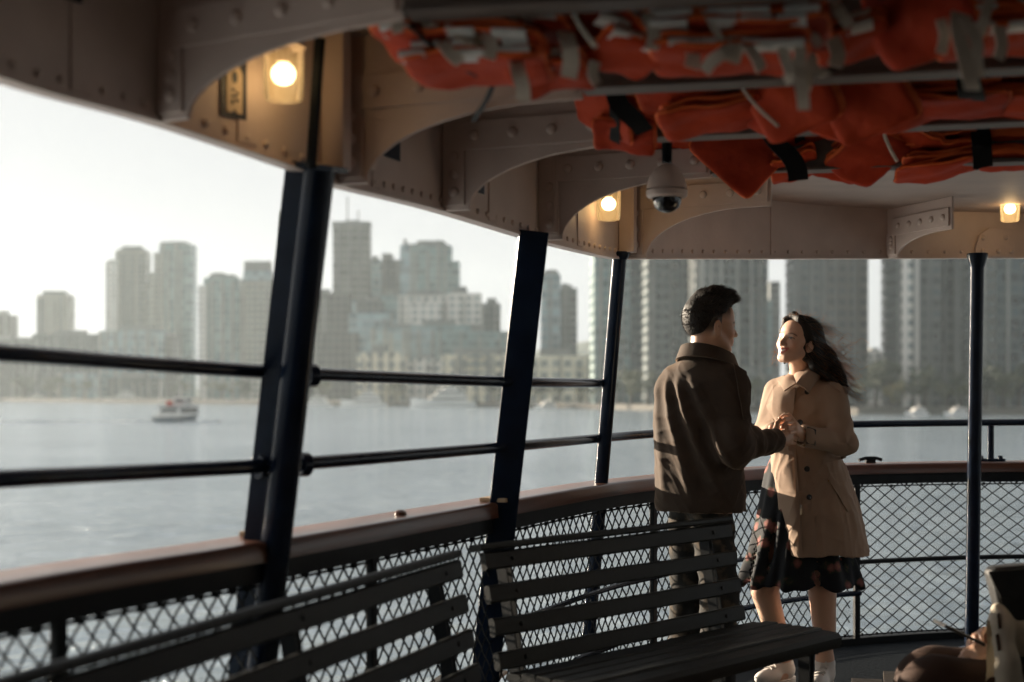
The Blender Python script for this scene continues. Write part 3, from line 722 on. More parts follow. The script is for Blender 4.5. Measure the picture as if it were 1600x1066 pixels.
building('lone boxy grey tower left of the twin towers', [(57, 107, 461, 'greige'), (57, 70, 466, 'grey', -0.4)], 900, 30, roofs=[(66, 105, 462, 459)])
building('long low grey terrace below the lone boxy tower', [(-60, 52, 532, 'brown', 4), (50, 152, 522, 'grey')], 820, 30, roofs=[(28, 45, 535, 527), (92, 130, 524, 516)])
building('tall greige tower with a stepped left side', [(180, 227, 392, 'greige'), (165, 183, 409, 'white', -3), (225, 231, 444, 'greige')], 840, 30, piers=[(190, 194, 400), (206, 209, 396), (218, 221, 400)], roofs=[(184, 224, 394, 389)], balc=[(195, 206, 400, 540)])
building('tall blue green glass tower right of the greige tower', [(249, 300, 382, 'teal'), (240, 252, 395, 'greige', -2), (231, 243, 426, 'greige', -3)], 830, 30, piers=[(246, 249, 396), (262, 265, 390), (281, 284, 390)], roofs=[(250, 292, 384, 378)], pm='pier')
building('wide pale blue low block in front of the glass tower', [(155, 254, 517, 'bglass'), (254, 272, 525, 'brown', 6)], 790, 34, piers=[(155, 160, 517)], roofs=[(224, 250, 518, 512)], pm='pier')
building('low waterfront shed with a pale canopy', [(92, 160, 584, 'bglass'), (160, 250, 590, 'grey', 10)], 760, 20, piers=[(92, 97, 582)], pm='pier')
building('pale green apartment tower with a flat top', [(318, 374, 434, 'teal'), (310, 322, 446, 'white', -2), (372, 386, 452, 'grey', 2)], 760, 30, piers=[(330, 333, 440), (346, 350, 438), (362, 365, 440)], roofs=[(326, 366, 434, 429)], pm='pier')
building('apartment tower with a dark cap left of the thick post', [(380, 424, 424, 'bglass'), (376, 432, 438, 'greige', -4)], 750, 30, piers=[(392, 395, 450), (412, 415, 450)], roofs=[(381, 421, 424, 408)], pm='pier')
building('tower half hidden behind the thick post', [(437, 470, 330, 'greige')], 760, 24, masts=[(445, 330, 290)])
building('unfinished concrete tower with a roof crane', [(520, 576, 352, 'conc'), (538, 562, 470, 'bglass', -3)], 700, 26, piers=[(545, 549, 360), (560, 563, 360)], roofs=[(518, 578, 352, 346)], masts=[(543, 348, 305), (560, 348, 326)])
building('slim grey tower with a dark right half', [(578, 596, 406, 'bglass'), (595, 625, 406, 'dark', 2)], 720, 26, roofs=[(597, 612, 407, 396)])
building('wide green glass office block with a step at right', [(640, 706, 384, 'teal'), (625, 642, 383, 'bglass', -1), (704, 718, 408, 'teal', 4)], 690, 34, piers=[(641, 643, 383)], roofs=[(630, 700, 384, 381)], masts=[(685, 384, 372)], pm='pier')
building('brown brick block just right of the thick post', [(470, 545, 458, 'brown'), (500, 560, 520, 'brown', -6)], 640, 26, piers=[(522, 527, 520), (532, 537, 520)], pm='pier')
building('grey stepped apartment block below the slim tower', [(556, 600, 470, 'grey'), (545, 622, 490, 'bglass', -3), (596, 625, 462, 'teal', 2)], 640, 26, piers=[(556, 560, 470)])
building('pale stepped apartment blocks under the glass office', [(622, 700, 462, 'white'), (700, 752, 458, 'white', -4), (750, 782, 474, 'grey', 2), (640, 690, 476, 'white', -6)], 620, 26, piers=[(652, 657, 480), (676, 681, 480), (712, 717, 470), (735, 740, 470)], balc=[(658, 674, 490, 560), (718, 733, 480, 560)], roofs=[(660, 690, 462, 455), (705, 730, 458, 452)], pm='pier')
building('pale green mid rise row above the cream shed', [(575, 680, 512, 'bglass'), (680, 800, 518, 'teal', -3), (640, 735, 508, 'teal', 3)], 590, 22, piers=[(600, 604, 512), (630, 634, 512), (700, 704, 518), (730, 734, 518), (760, 764, 518)], pm='pier')
building('cream waterfront warehouse with square windows', [(558, 634, 551, 'cream'), (634, 690, 560, 'white', 4)], 565, 22)
building('beige waterfront row behind the flat post', [(690, 810, 553, 'cream'), (800, 930, 556, 'cream', -4)], 540, 20, piers=[(715, 722, 553), (760, 766, 553), (850, 857, 556), (890, 896, 556)], balc=[(730, 755, 558, 585), (860, 886, 560, 590)])
building('blue grey stepped tower right of the flat post', [(845, 876, 428, 'bglass'), (874, 902, 450, 'grey', 3)], 600, 26, piers=[(858, 861, 434)], roofs=[(848, 872, 428, 423), (878, 886, 450, 443)])
building('grey block seen in the strip of sky above the woman', [(1203, 1219, 440, 'grey'), (1196, 1206, 470, 'teal', -4)], 640, 20)
building('low pale block at the foot of the bright sky gap', [(1352, 1384, 548, 'white')], 620, 20)
# near towers at right
building('broad pale green tower behind the slim post', [(928, 986, 230, 'teal'), (985, 1018, 150, 'darkteal', -2)], 470, 24, piers=[(935, 941, 230), (960, 966, 230), (992, 998, 150)], pm='pier')
building('dark glass tower behind the man', [(1012, 1088, 120, 'darkteal')], 440, 26, piers=[(1018, 1023, 120), (1046, 1049, 120), (1066, 1069, 120)], balc=[(1026, 1044, 200, 600), (1072, 1084, 200, 600)])
building('tower with two pale full height fins behind the couple', [(1086, 1132, 140, 'grey'), (1130, 1200, 100, 'darkteal', 3)], 420, 26, piers=[(1078, 1083, 140), (1092, 1101, 140), (1108, 1112, 140), (1150, 1154, 110), (1172, 1175, 110)], balc=[(1134, 1148, 200, 600)], pm='pier')
building('grey brown tower above the woman', [(1240, 1296, 130, 'grey'), (1292, 1356, 90, 'brown', -2)], 410, 12, piers=[(1241, 1247, 130), (1284, 1289, 130), (1318, 1322, 90), (1348, 1355, 90)], balc=[(1296, 1314, 160, 600)])
building('very dark tower right of the bright sky gap', [(1403, 1418, 60, 'dark')], 393, 18)
building('pale grey tower with blank panels left of the upright pole', [(1402, 1440, 40, 'dark'), (1412, 1436, 38, 'white', -3), (1438, 1470, 60, 'grey', -2), (1468, 1506, 40, 'dark', 1), (1500, 1516, 60, 'grey', -1)], 385, 13, piers=[(1402, 1406, 40), (1462, 1468, 60), (1490, 1500, 60)], balc=[(1440, 1452, 150, 590)])
building('ribbed grey tower right of the upright pole', [(1518, 1560, 40, 'grey'), (1558, 1640, 20, 'darkteal', -2)], 375, 26, piers=[(1520, 1526, 40), (1536, 1539, 40), (1552, 1560, 40), (1576, 1581, 20), (1596, 1603, 20), (1622, 1627, 20)], balc=[(1541, 1551, 100, 590), (1582, 1595, 100, 590)], pm='pier')
building('dark tower outside the right edge of the frame', [(1650, 1760, 60, 'darkteal')], 380, 26)
building('low brick terrace behind the trees by the couple', [(1120, 1215, 585, 'grey'), (1210, 1300, 592, 'brown', -3)], 385, 18, piers=[(1150, 1156, 588)], pm='pier')

# trees on the shore
leaf_m = {}
for k, (c1, c2) in {'dark': ((0.012, 0.022, 0.012), (0.04, 0.055, 0.025)), 'olive': ((0.03, 0.04, 0.015), (0.075, 0.08, 0.03)), 'yellow': ((0.09, 0.075, 0.02), (0.16, 0.13, 0.03))}.items():
    leaf_m[k] = noise_mat('leaves_'+k, c1, c2, 0.9, (0.6, 0.8))
M['bark'] = noise_mat('bark', (0.03, 0.022, 0.016), (0.05, 0.04, 0.03), 3, (0.8, 0.95))
def crown_mesh(seed, n=420, R=1.0):
    rnd = random.Random(seed); mb = MB()
    blobs = [(V(rnd.gauss(0, .42), rnd.gauss(0, .42), rnd.uniform(-.45, .55)), rnd.uniform(.3, .55)) for _ in range(9)]
    for i in range(n):
        c, r = rnd.choice(blobs); dv = V(rnd.gauss(0, 1), rnd.gauss(0, 1), rnd.gauss(0, 1)).normalized()*r*rnd.uniform(.55, 1.02)
        p = (c+dv)*R; s = R*rnd.uniform(.06, .13); a = V(rnd.gauss(0, 1), rnd.gauss(0, 1), rnd.gauss(0, 1)).normalized(); bb = a.orthogonal().normalized(); bb.rotate(Matrix.Rotation(rnd.uniform(0, 6), 3, a)); cc = a.cross(bb)
        mb.add([p-bb*s, p+cc*s*.7, p+bb*s, p-cc*s*.7], [(0, 1, 2, 3)])
    return mb
crowns = {}
tr_t = []
rnd = random.Random(11)
def tree(px, d, ybot_z, h, kind, seed, label):
    a = (px-800)/F*d
    r = thing('shore_tree', label, 'tree', V(a, d, ZL), 'trees along the far shore')
    key = (kind, seed % 4)
    if key not in crowns:
        o = obj('crown', crown_mesh(seed % 4), leaf_m[kind], r, local=True); crowns[key] = o.data
        mb = MB(); mb.tube([(0, 0, 0), (0.02, 0.01, 0.5)], 0.045, 7, 0.03)
        mb.tube([(0.02, 0.01, 0.45), (0.2, 0.05, 0.8)], 0.028, 5, 0.012); mb.tube([(0.02, 0.01, 0.45), (-0.18, -0.06, 0.78)], 0.026, 5, 0.012)
        t_ = obj('trunk', mb, M['bark'], r, local=True, smooth=True); crowns[key+(1,)] = t_.data
    else:
        o = bpy.data.objects.new('crown', crowns[key]); link(o, r); t_ = bpy.data.objects.new('trunk', crowns[key+(1,)]); link(t_, r)
    w = h*rnd.uniform(.42, .6)
    o.location = (0, 0, h*0.6); o.scale = (w, w, h*0.46); o.rotation_euler = (0, 0, rnd.uniform(0, 6)); t_.scale = (h, h, h*.9)
TL = [(905, 455, 8, 'olive', 'small olive tree on the shore right of the flat post'), (948, 440, 9, 'dark', 'dark tree on the shore just left of the slim post'), (985, 425, 11, 'olive', 'olive tree on the shore right of the slim post'),
      (1012, 405, 10, 'dark', 'dark tree on the shore left of the man'), (1180, 372, 8, 'olive', 'low olive tree on the shore between the two faces'), (1345, 358, 9, 'dark', 'dark tree on the shore right of the woman'),
      (1368, 372, 13, 'dark', 'tall dark tree below the bright sky gap'), (1392, 362, 12, 'dark', 'tall dark tree before the very dark tower'), (1404, 356, 6.5, 'yellow', 'small yellowing tree on the shore'),
      (1425, 352, 8, 'dark', 'dark tree under the blank panels of the pale grey tower'), (1446, 352, 10, 'dark', 'round dark tree left of the upright pole'), (1478, 350, 7, 'olive', 'low olive tree on the shore left of the upright pole'),
      (1500, 358, 9, 'dark', 'dark tree touching the upright pole on its left'), (1540, 352, 11, 'dark', 'dark tree just right of the upright pole'), (1566, 350, 9, 'olive', 'olive tree right of the upright pole'),
      (1592, 354, 12, 'dark', 'dark tree at the right edge of the frame'), (1630, 352, 11, 'dark', 'dark tree beyond the right edge'),
      (35, 745, 13, 'dark', 'dark tree on the far left shore behind the white cruiser'), (78, 745, 12, 'olive', 'olive tree on the far left shore'), (130, 735, 10, 'olive', 'olive tree before the low waterfront shed'),
      (285, 650, 9, 'dark', 'dark tree on the shore behind the small ferry'), (345, 630, 10, 'olive', 'olive tree on the shore left of the thick post'), (385, 610, 9, 'dark', 'dark tree on the shore close to the thick post'),
      (505, 565, 10, 'olive', 'bushy olive tree right of the thick post'), (620, 545, 8, 'olive', 'low olive tree between the two white yachts'), (770, 512, 9, 'dark', 'dark tree on the shore left of the flat post'), (845, 490, 9, 'dark', 'dark tree on the shore right behind the flat post'), (872, 480, 8, 'olive', 'olive bush on the shore by the beige row')]
for i, (px, d, h, k, lab) in enumerate(TL): tree(px, d+8, 0, h, k, i*7+3, lab)

# boats
M['gel'] = noise_mat('white_gelcoat', (0.62, 0.62, 0.60), (0.74, 0.74, 0.72), 0.8, (0.25, 0.4))
M['bglassd'] = mat('boat_window', (0.02, 0.028, 0.035), 0.12)
M['hullblue'] = noise_mat('grey_blue_hull', (0.08, 0.10, 0.12), (0.12, 0.15, 0.17), 0.9, (0.3, 0.5))
M['red'] = mat('signal_red', (0.35, 0.03, 0.015), 0.5)
def hull(mb, L, Wd, h0, h1, n=14):
    """bow at +x"""
    secs = []
    for i in range(n+1):
        t = i/n; x = -L/2+L*t
        w = Wd/2*(1-max(0, (t-0.45)/0.55)**2.2) if t < 1 else 0.02
        top = h0+(h1-h0)*t*t
        secs.append([(x, -w, top), (x, -w*0.86, top*0.4), (x, -w*0.6, -0.35), (x, 0, -0.5), (x, w*0.6, -0.35), (x, w*0.86, top*0.4), (x, w, top)])
    m = 7; vs = [p for s_ in secs for p in s_]; fs = []
    for i in range(n):
        for j in range(m-1): fs.append((i*m+j, i*m+j+1, (i+1)*m+j+1, (i+1)*m+j))
        fs.append((i*m+6, i*m, (i+1)*m, (i+1)*m+6))
    fs.append(tuple(range(m))); fs.append(tuple(n*m+j for j in range(m-1, -1, -1)))
    mb.add(vs, fs)
def boat(label, px, d, L, kind, rot, lowz=ZW, grp='boats moored along the far shore'):
    a = (px-800)/F*d
    r = thing('motor_yacht' if kind != 'sail' else 'sailing_boat', label, 'boat', V(a, d, lowz), grp)
    mb = MB(); Wd = L*0.27; h0, h1 = L*0.085, L*0.15; hull(mb, L, Wd, h0, h1); obj('hull', mb, M['gel'], r, local=True, smooth=True)
    if kind == 'sail':
        mb = MB(); mb.box((-L*0.05, 0, h0+0.4), (L*0.4, Wd*0.5, 0.7)); obj('cabin', mb, M['gel'], r, local=True, bevel=0.15)
        mb = MB(); mb.tube([(0.05*L, 0, h0), (0.05*L, 0, h0+L*1.15)], 0.10, 6); mb.tube([(0.05*L, 0, h0+1.6), (-0.32*L, 0, h0+1.7)], 0.09, 6); obj('mast', mb, M['gel'], r, local=True)
    else:
        z = h0
        for k, (lw, ww, hh, xo) in enumerate([(0.62, 0.82, 0.085, -0.06), (0.46, 0.7, 0.08, -0.09), (0.24, 0.5, 0.06, -0.10)][:2 if kind == 'small' else 3]):
            lw *= L; hh = hh*L; ww *= Wd; xo *= L
            poly = [(-lw/2, 0), (lw/2, 0), (lw/2-hh*0.9, hh), (-lw/2, hh)]
            mb = MB(); mb.prism(poly, V(1, 0, 0), V(0, 0, 1), V(xo, 0, z), ww, V(0, 1, 0)); o = obj('deck_house', mb, M['gel'], r, local=True, bevel=0.05)
            mb = MB(); mb.prism([(-lw/2+0.4, hh*0.35), (lw/2-hh*0.4, hh*0.35), (lw/2-hh*0.75, hh*0.75), (-lw/2+0.4, hh*0.75)], V(1, 0, 0), V(0, 0, 1), V(xo, 0, z), ww+0.06, V(0, 1, 0)); obj('window_band', mb, M['bglassd'], o, local=True)
            z += hh
            mb = MB(); mb.box((xo-0.03*L, 0, z+0.06), (lw*1.02, ww*1.12, 0.12)); obj('deck_roof', mb, M['gel'], r, local=True); z += 0.12
        mb = MB(); mb.tube([(-0.1*L, 0, z), (-0.12*L, 0, z+L*0.12)], 0.08, 6); mb.box((-0.11*L, 0, z+L*0.06), (0.2, L*0.08, 0.12)); obj('radar_mast', mb, M['gel'], r, local=True)
    r.rotation_euler = (0, 0, rad(rot)); return r
boat('white cabin cruiser moored at the far left', 55, 728, 12, 'small', 200)
boat('white launch moored below the low waterfront shed', 96, 724, 8, 'small', 170)
boat('sailing boat with a tall mast at the far left shore', 152, 712, 10, 'sail', 190)
boat('white cruiser moored under the wide pale blue block', 190, 704, 17, 'large', 185)
boat('small sailing boat on the shore between the cruiser and the ferry', 252, 668, 8, 'sail', 160)
boat('sailing boat moored behind the small ferry', 296, 650, 9, 'sail', 200)
boat('pale launch moored left of the thick post', 365, 606, 8, 'small', 10)
boat('grey white motor boat just right of the thick post', 492, 555, 13, 'small', 175)
boat('white motor yacht with a raised wheelhouse right of the thick post', 568, 533, 17, 'large', 182)
boat('long white three deck yacht left of the flat post', 692, 505, 23, 'large', 186)
boat('small white boat moored right of the flat post', 853, 470, 8, 'small', 200)
boat('white launch moored left of the upright pole', 1432, 346, 6, 'small', 190)
boat('white launch moored close to the upright pole', 1494, 343, 6, 'small', 185)
# the small ferry under way, stern towards us
d = 272; a = (282-800)/F*d
fr = thing('small_ferry', 'small blue grey ferry under way across the harbour with a wake', 'ferry', V(a, d, ZW))
mb = MB(); hull(mb, 13, 5.4, 1.0, 2.0); obj('hull', mb, M['hullblue'], fr, local=True, smooth=True)
mb = MB(); mb.box((-0.6, 0, 1.9), (7.6, 4.4, 1.9)); o = obj('deck_house', mb, M['gel'], fr, local=True, bevel=0.12)
mb = MB(); mb.box((-0.6, 0, 2.15), (6.8, 4.46, 0.8)); mb.box((-0.6, 0, 2.15), (7.66, 3.4, 0.8)); obj('window_band', mb, M['bglassd'], o, local=True)
mb = MB(); mb.box((-0.6, 0, 2.93), (8.2, 4.9, 0.14)); obj('deck_roof', mb, M['hullblue'], fr, local=True)
mb = MB(); mb.box((1.0, 0, 3.8), (2.6, 2.6, 1.6)); o = obj('wheelhouse', mb, M['gel'], fr, local=True, bevel=0.1)
mb = MB(); mb.box((1.0, 0, 4.0), (2.66, 2.2, 0.7)); mb.box((1.0, 0, 4.0), (2.2, 2.66, 0.7)); obj('window_band', mb, M['bglassd'], o, local=True)
mb = MB(); mb.tube([(0.2, 0, 4.6), (0.1, 0, 7.0)], 0.09, 6); mb.box((0.15, 0, 5.9), (0.1, 1.6, 0.1)); obj('mast', mb, M['gel'], fr, local=True)
mb = MB(); mb.box((-2.6, 0.9, 3.5), (1.0, 1.0, 1.1)); obj('funnel', mb, M['red'], fr, local=True, bevel=0.1)
mb = MB()
for y in (-2.2, 2.2): mb.tube([(-6.2, y, 1.9), (-4.4, y, 1.9)], 0.05, 5)
for x in (-6.2, -5.3, -4.5):
    for y in (-2.2, 2.2): mb.tube([(x, y, 1.0), (x, y, 1.9)], 0.05, 5)
mb.tube([(-6.2, -2.2, 1.9), (-6.2, 2.2, 1.9)], 0.05, 5); obj('stern_rail', mb, M['gel'], fr, local=True)
fr.rotation_euler = (0, 0, rad(75))
# wake: low churned ridges trailing the ferry
M['foam'] = noise_mat('wake_foam', (0.25, 0.29, 0.31), (0.55, 0.58, 0.6), 0.9, (0.5, 0.8), 0.5, 1.2, bdist=0.2)
mb = MB(); rnd = random.Random(8)
for sgn in (1, -1):
    pts = [V(a+x, d-4-abs(x)*0.10*sgn*0+sgn*(1.2+abs(x)*0.02), ZW+0.02) for x in np.linspace(-58, 8, 26)]
    vs = []; fs = []
    for i, p in enumerate(pts):
        w = rnd.uniform(0.5, 1.5)*(0.3+i/26); h = rnd.uniform(0.08, 0.30)
        vs += [p+V(0, -w, -0.05), p+V(0, -w*0.2, h), p+V(0, w*0.5, h*0.6), p+V(0, w, -0.05)]
    for i in range(len(pts)-1):
        for j in range(3): fs.append((i*4+j, i*4+j+1, i*4+j+5, i*4+j+4))
    mb.add(vs, fs)
tag(obj('wake', mb, M['foam'], smooth=True, sharp=None), 'pale churned wake trailing behind the small ferry', 'wake', kind='stuff')
# ------------------------------------------------------------------ continuous figures from distance fields
def A3(v): return np.array([v[0], v[1], v[2]], dtype=np.float32)
class Field:
    def __init__(s, lo, hi, h):
        s.h = h; s.lo = A3(lo); n = np.ceil((A3(hi)-s.lo)/h).astype(int)+1; s.n = n
        s.ax = [s.lo[i]+h*np.arange(n[i], dtype=np.float32) for i in range(3)]
        s.F = np.full(tuple(n), 0.5, np.float32)
    def sub(s, lo, hi):
        a = np.clip(np.floor((A3(lo)-s.lo)/s.h).astype(int), 0, s.n-1); b = np.clip(np.ceil((A3(hi)-s.lo)/s.h).astype(int)+1, 1, s.n)
        if np.any(b <= a): return None, None
        sl = tuple(slice(a[i], b[i]) for i in range(3))
        return sl, (s.ax[0][sl[0]][:, None, None], s.ax[1][sl[1]][None, :, None], s.ax[2][sl[2]][None, None, :])
    def put(s, fn, lo, hi, k=0.01, mode='u'):
        m = k+3*s.h; sl, g = s.sub(A3(lo)-m, A3(hi)+m)
        if sl is None: return s
        d = fn(*g); f = s.F[sl]
        if mode == 'u': t = np.clip(0.5+0.5*(f-d)/k, 0, 1); s.F[sl] = f*(1-t)+d*t-k*t*(1-t)
        elif mode == 's': d = -d; t = np.clip(0.5-0.5*(f-d)/k, 0, 1); s.F[sl] = f*(1-t)+d*t+k*t*(1-t)
        elif mode == 'add': s.F[sl] = f+d
        return s
    def cap(s, a, b, ra, rb, k=0.015, mode='u'):
        a, b = A3(a), A3(b); r = max(ra, rb); ab = b-a; L2 = max(1e-9, float(ab@ab))
        def fn(x, y, z):
            px, py, pz = x-a[0], y-a[1], z-a[2]
            t = np.clip((px*ab[0]+py*ab[1]+pz*ab[2])/L2, 0, 1)
            return np.sqrt((px-t*ab[0])**2+(py-t*ab[1])**2+(pz-t*ab[2])**2)-(ra+(rb-ra)*t)
        return s.put(fn, np.minimum(a, b)-r, np.maximum(a, b)+r, k, mode)
    def chain(s, pts, rs, k=0.015):
        for i in range(len(pts)-1): s.cap(pts[i], pts[i+1], rs[i], rs[i+1], k)
        return s
    def ell(s, c, r, R=None, k=0.015, mode='u'):
        c = A3(c); R_ = np.eye(3, dtype=np.float32) if R is None else np.array(R, dtype=np.float32); e = max(r)
        def fn(x, y, z):
            px, py, pz = x-c[0], y-c[1], z-c[2]
            u = (px*R_[0, 0]+py*R_[1, 0]+pz*R_[2, 0])/r[0]; v = (px*R_[0, 1]+py*R_[1, 1]+pz*R_[2, 1])/r[1]; w = (px*R_[0, 2]+py*R_[1, 2]+pz*R_[2, 2])/r[2]
            k0 = np.sqrt(u*u+v*v+w*w); k1 = np.sqrt((u/r[0])**2+(v/r[1])**2+(w/r[2])**2)
            return k0*(k0-1)/np.maximum(k1, 1e-6)
        return s.put(fn, c-e, c+e, k, mode)
    def tower(s, keys, k=0.02, mode='u', pw=2.0):
        """stack of ellipses: keys (z, cx, cy, axis angle, half width a along the axis, half depth b)"""
        zs = np.array([q[0] for q in keys]); order = np.argsort(zs); zs = zs[order]; K = np.array([keys[i] for i in order], dtype=np.float32)
        z0, z1 = zs[0], zs[-1]; e = max(K[:, 4].max(), K[:, 5].max())
        lo = [K[:, 1].min()-e, K[:, 2].min()-e, z0]; hi = [K[:, 1].max()+e, K[:, 2].max()+e, z1]
        def fn(x, y, z):
            zc = np.clip(z, z0, z1); ip = [np.interp(zc, zs, K[:, j]) for j in range(1, 6)]
            ca, sa = np.cos(ip[2]), np.sin(ip[2]); px, py = x-ip[0], y-ip[1]
            u = (px*ca+py*sa)/ip[3]; v = (-px*sa+py*ca)/ip[4]
            k0 = (np.abs(u)**pw+np.abs(v)**pw)**(1/pw); k1 = np.sqrt((u/ip[3])**2+(v/ip[4])**2)
            d = (k0-1)*np.where(k0 > 1e-4, k0/np.maximum(k1, 1e-4), np.minimum(ip[3], ip[4]))
            dz = np.maximum(z0-z, z-z1)
            return np.where(dz > 0, np.sqrt(np.maximum(d, 0)**2+dz**2)+np.minimum(d, 0)*0, np.maximum(d, dz))
        return s.put(fn, lo, hi, k, mode)
    def mesh(s, smooth=1):
        F = s.F; n = F.shape; neg = F < 0
        c = np.zeros((n[0]-1, n[1]-1, n[2]-1), np.uint8)
        for i in (0, 1):
            for j in (0, 1):
                for k in (0, 1): c += neg[i:n[0]-1+i, j:n[1]-1+j, k:n[2]-1+k]
        act = (c > 0) & (c < 8); idx = np.argwhere(act); vid = np.full(act.shape, -1, np.int32); vid[act] = np.arange(len(idx))
        val = {}
        for i in (0, 1):
            for j in (0, 1):
                for k in (0, 1): val[(i, j, k)] = F[idx[:, 0]+i, idx[:, 1]+j, idx[:, 2]+k]
        acc = np.zeros((len(idx), 3), np.float32); cnt = np.zeros(len(idx), np.float32)
        corners = list(val)
        for a in corners:
            for d in range(3):
                if a[d] == 0:
                    b = list(a); b[d] = 1; b = tuple(b); fa, fb = val[a], val[b]; m = (fa < 0) != (fb < 0)
                    t = np.where(m, fa/np.where(m, fa-fb, 1), 0)
                    p = np.array(a, np.float32)[None, :].repeat(len(idx), 0); p[:, d] += t
                    acc += p*m[:, None]; cnt += m
        v = s.lo+s.h*(idx+acc/np.maximum(cnt, 1)[:, None])
        quads = []
        for d in range(3):
            e1, e2 = (d+1) % 3, (d+2) % 3
            A_ = [slice(None)]*3; B_ = [slice(None)]*3; A_[d] = slice(0, n[d]-1); B_[d] = slice(1, n[d])
            cr = neg[tuple(A_)] != neg[tuple(B_)]; ii = np.argwhere(cr)
            ok = (ii[:, e1] > 0) & (ii[:, e2] > 0) & (ii[:, e1] < n[e1]-1) & (ii[:, e2] < n[e2]-1); ii = ii[ok]
            fl = neg[ii[:, 0], ii[:, 1], ii[:, 2]]
            q = []
            for o1, o2 in ((0, 0), (1, 0), (1, 1), (0, 1)):
                t = ii.copy(); t[:, e1] -= o1; t[:, e2] -= o2; q.append(vid[t[:, 0], t[:, 1], t[:, 2]])
            q = np.stack(q, 1); q[fl] = q[fl][:, ::-1]; quads.append(q)
        q = np.concatenate(quads); q = q[:, ::-1]
        for _ in range(smooth):
            acc = np.zeros_like(v); cnt = np.zeros(len(v), np.float32)
            for j in range(4):
                a, b = q[:, j], q[:, (j+1) % 4]
                for w_, u_ in ((a, b), (b, a)):
                    for d in range(3): acc[:, d] += np.bincount(w_, v[u_, d], len(v)).astype(np.float32)
                    cnt += np.bincount(w_, minlength=len(v))
            v = v*0.5+0.5*acc/np.maximum(cnt, 1)[:, None]
        return v, q
def largest(vq):
    v, q = vq; lab = np.arange(len(v))
    while True:
        m = lab[q].min(1); new = lab.copy(); np.minimum.at(new, q.ravel(), np.repeat(m, 4)); new = new[new]
        if (new == lab).all(): break
        lab = new
    k = np.bincount(lab).argmax(); keep = lab == k; idx = np.cumsum(keep)-1
    return v[keep], idx[q[keep[q[:, 0]]]]
def field_obj(name, vq, m, parent, col=None):
    v, q = vq; off = worldloc(parent); me = bpy.data.meshes.new(name)
    vv = (v-A3(off)).astype(np.float32)
    me.vertices.add(len(vv)); me.vertices.foreach_set('co', vv.ravel())
    me.loops.add(q.size); me.loops.foreach_set('vertex_index', q.ravel().astype(np.int32))
    me.polygons.add(len(q)); me.polygons.foreach_set('loop_start', np.arange(0, q.size, 4, dtype=np.int32)); 
    me.polygons.foreach_set('use_smooth', np.ones(len(q), bool)); me.update(calc_edges=True); me.validate()
    if col is not None:
        at = me.color_attributes.new('tint', 'FLOAT_COLOR', 'POINT'); at.data.foreach_set('color', np.concatenate([col, np.ones((len(col), 1))], 1).astype(np.float32).ravel())
    me.materials.append(m); o = bpy.data.objects.new(name, me); return link(o, parent)
from mathutils.bvhtree import BVHTree
def bvh(*vqs):
    vs = []; fs = []
    for v, q in vqs: o = len(vs); vs += v.tolist(); fs += (q+o).tolist()
    return BVHTree.FromPolygons(vs, fs)
def hit(tree, px, py):
    d = (P(px, py, 10)-V(0, 0, EYE)).normalized(); r = tree.ray_cast(V(0, 0, EYE), d); return r[0], r[1]
def inside(px, py, poly):
    c = False; n = len(poly)
    for i in range(n):
        (x1, y1), (x2, y2) = poly[i], poly[(i+1) % n]
        if (y1 > py) != (y2 > py) and px < (x2-x1)*(py-y1)/(y2-y1)+x1: c = not c
    return c
def patch(tree, quad, nu=10, nv=10, off=0.004, th=0.004, lift=None):
    """cloth piece lying on a surface: quad of photo pixels (a,b,c,d) mapped bilinearly, pushed out along the surface normal"""
    a, b, c, d = [Vector((*q, 0)) for q in quad]; vs = []; 
    for i in range(nu+1):
        for j in range(nv+1):
            u, v = i/nu, j/nv; p = a.lerp(b, u).lerp(d.lerp(c, u), v); h, n_ = hit(tree, p.x, p.y)
            vs.append((h, n_))
    good = [h for h, _ in vs if h is not None]
    if not good: return MB()
    mid = sum(((h-V(0, 0, EYE)).length for h in good))/len(good)
    out = []
    for idx, (h, n_) in enumerate(vs):
        i, j = divmod(idx, nv+1); u, v = i/nu, j/nv; p = a.lerp(b, u).lerp(d.lerp(c, u), v)
        if h is None or abs((h-V(0, 0, EYE)).length-mid) > 0.12:
            dd = (P(p.x, p.y, 10)-V(0, 0, EYE)).normalized(); h = V(0, 0, EYE)+dd*mid; n_ = -dd
        e = off+(lift(u, v) if lift else 0); out.append((h+n_*e, h+n_*(e+th)))
    m = MB(); base = [o[0] for o in out]; top = [o[1] for o in out]; N = len(base); fs = []
    for i in range(nu):
        for j in range(nv):
            k = i*(nv+1)+j; f = (k, k+1, k+nv+2, k+nv+1); fs.append(f); fs.append(tuple(N+x for x in reversed(f)))
    rim = [i*(nv+1) for i in range(nu)]+[nu*(nv+1)+j for j in range(nv)]+[(nu-i)*(nv+1)+nv for i in range(nu)]+[nv-j for j in range(nv)]
    for i in range(len(rim)):
        x, y = rim[i], rim[(i+1) % len(rim)]; fs.append((x, y, N+y, N+x))
    m.add(base+top, fs); return m

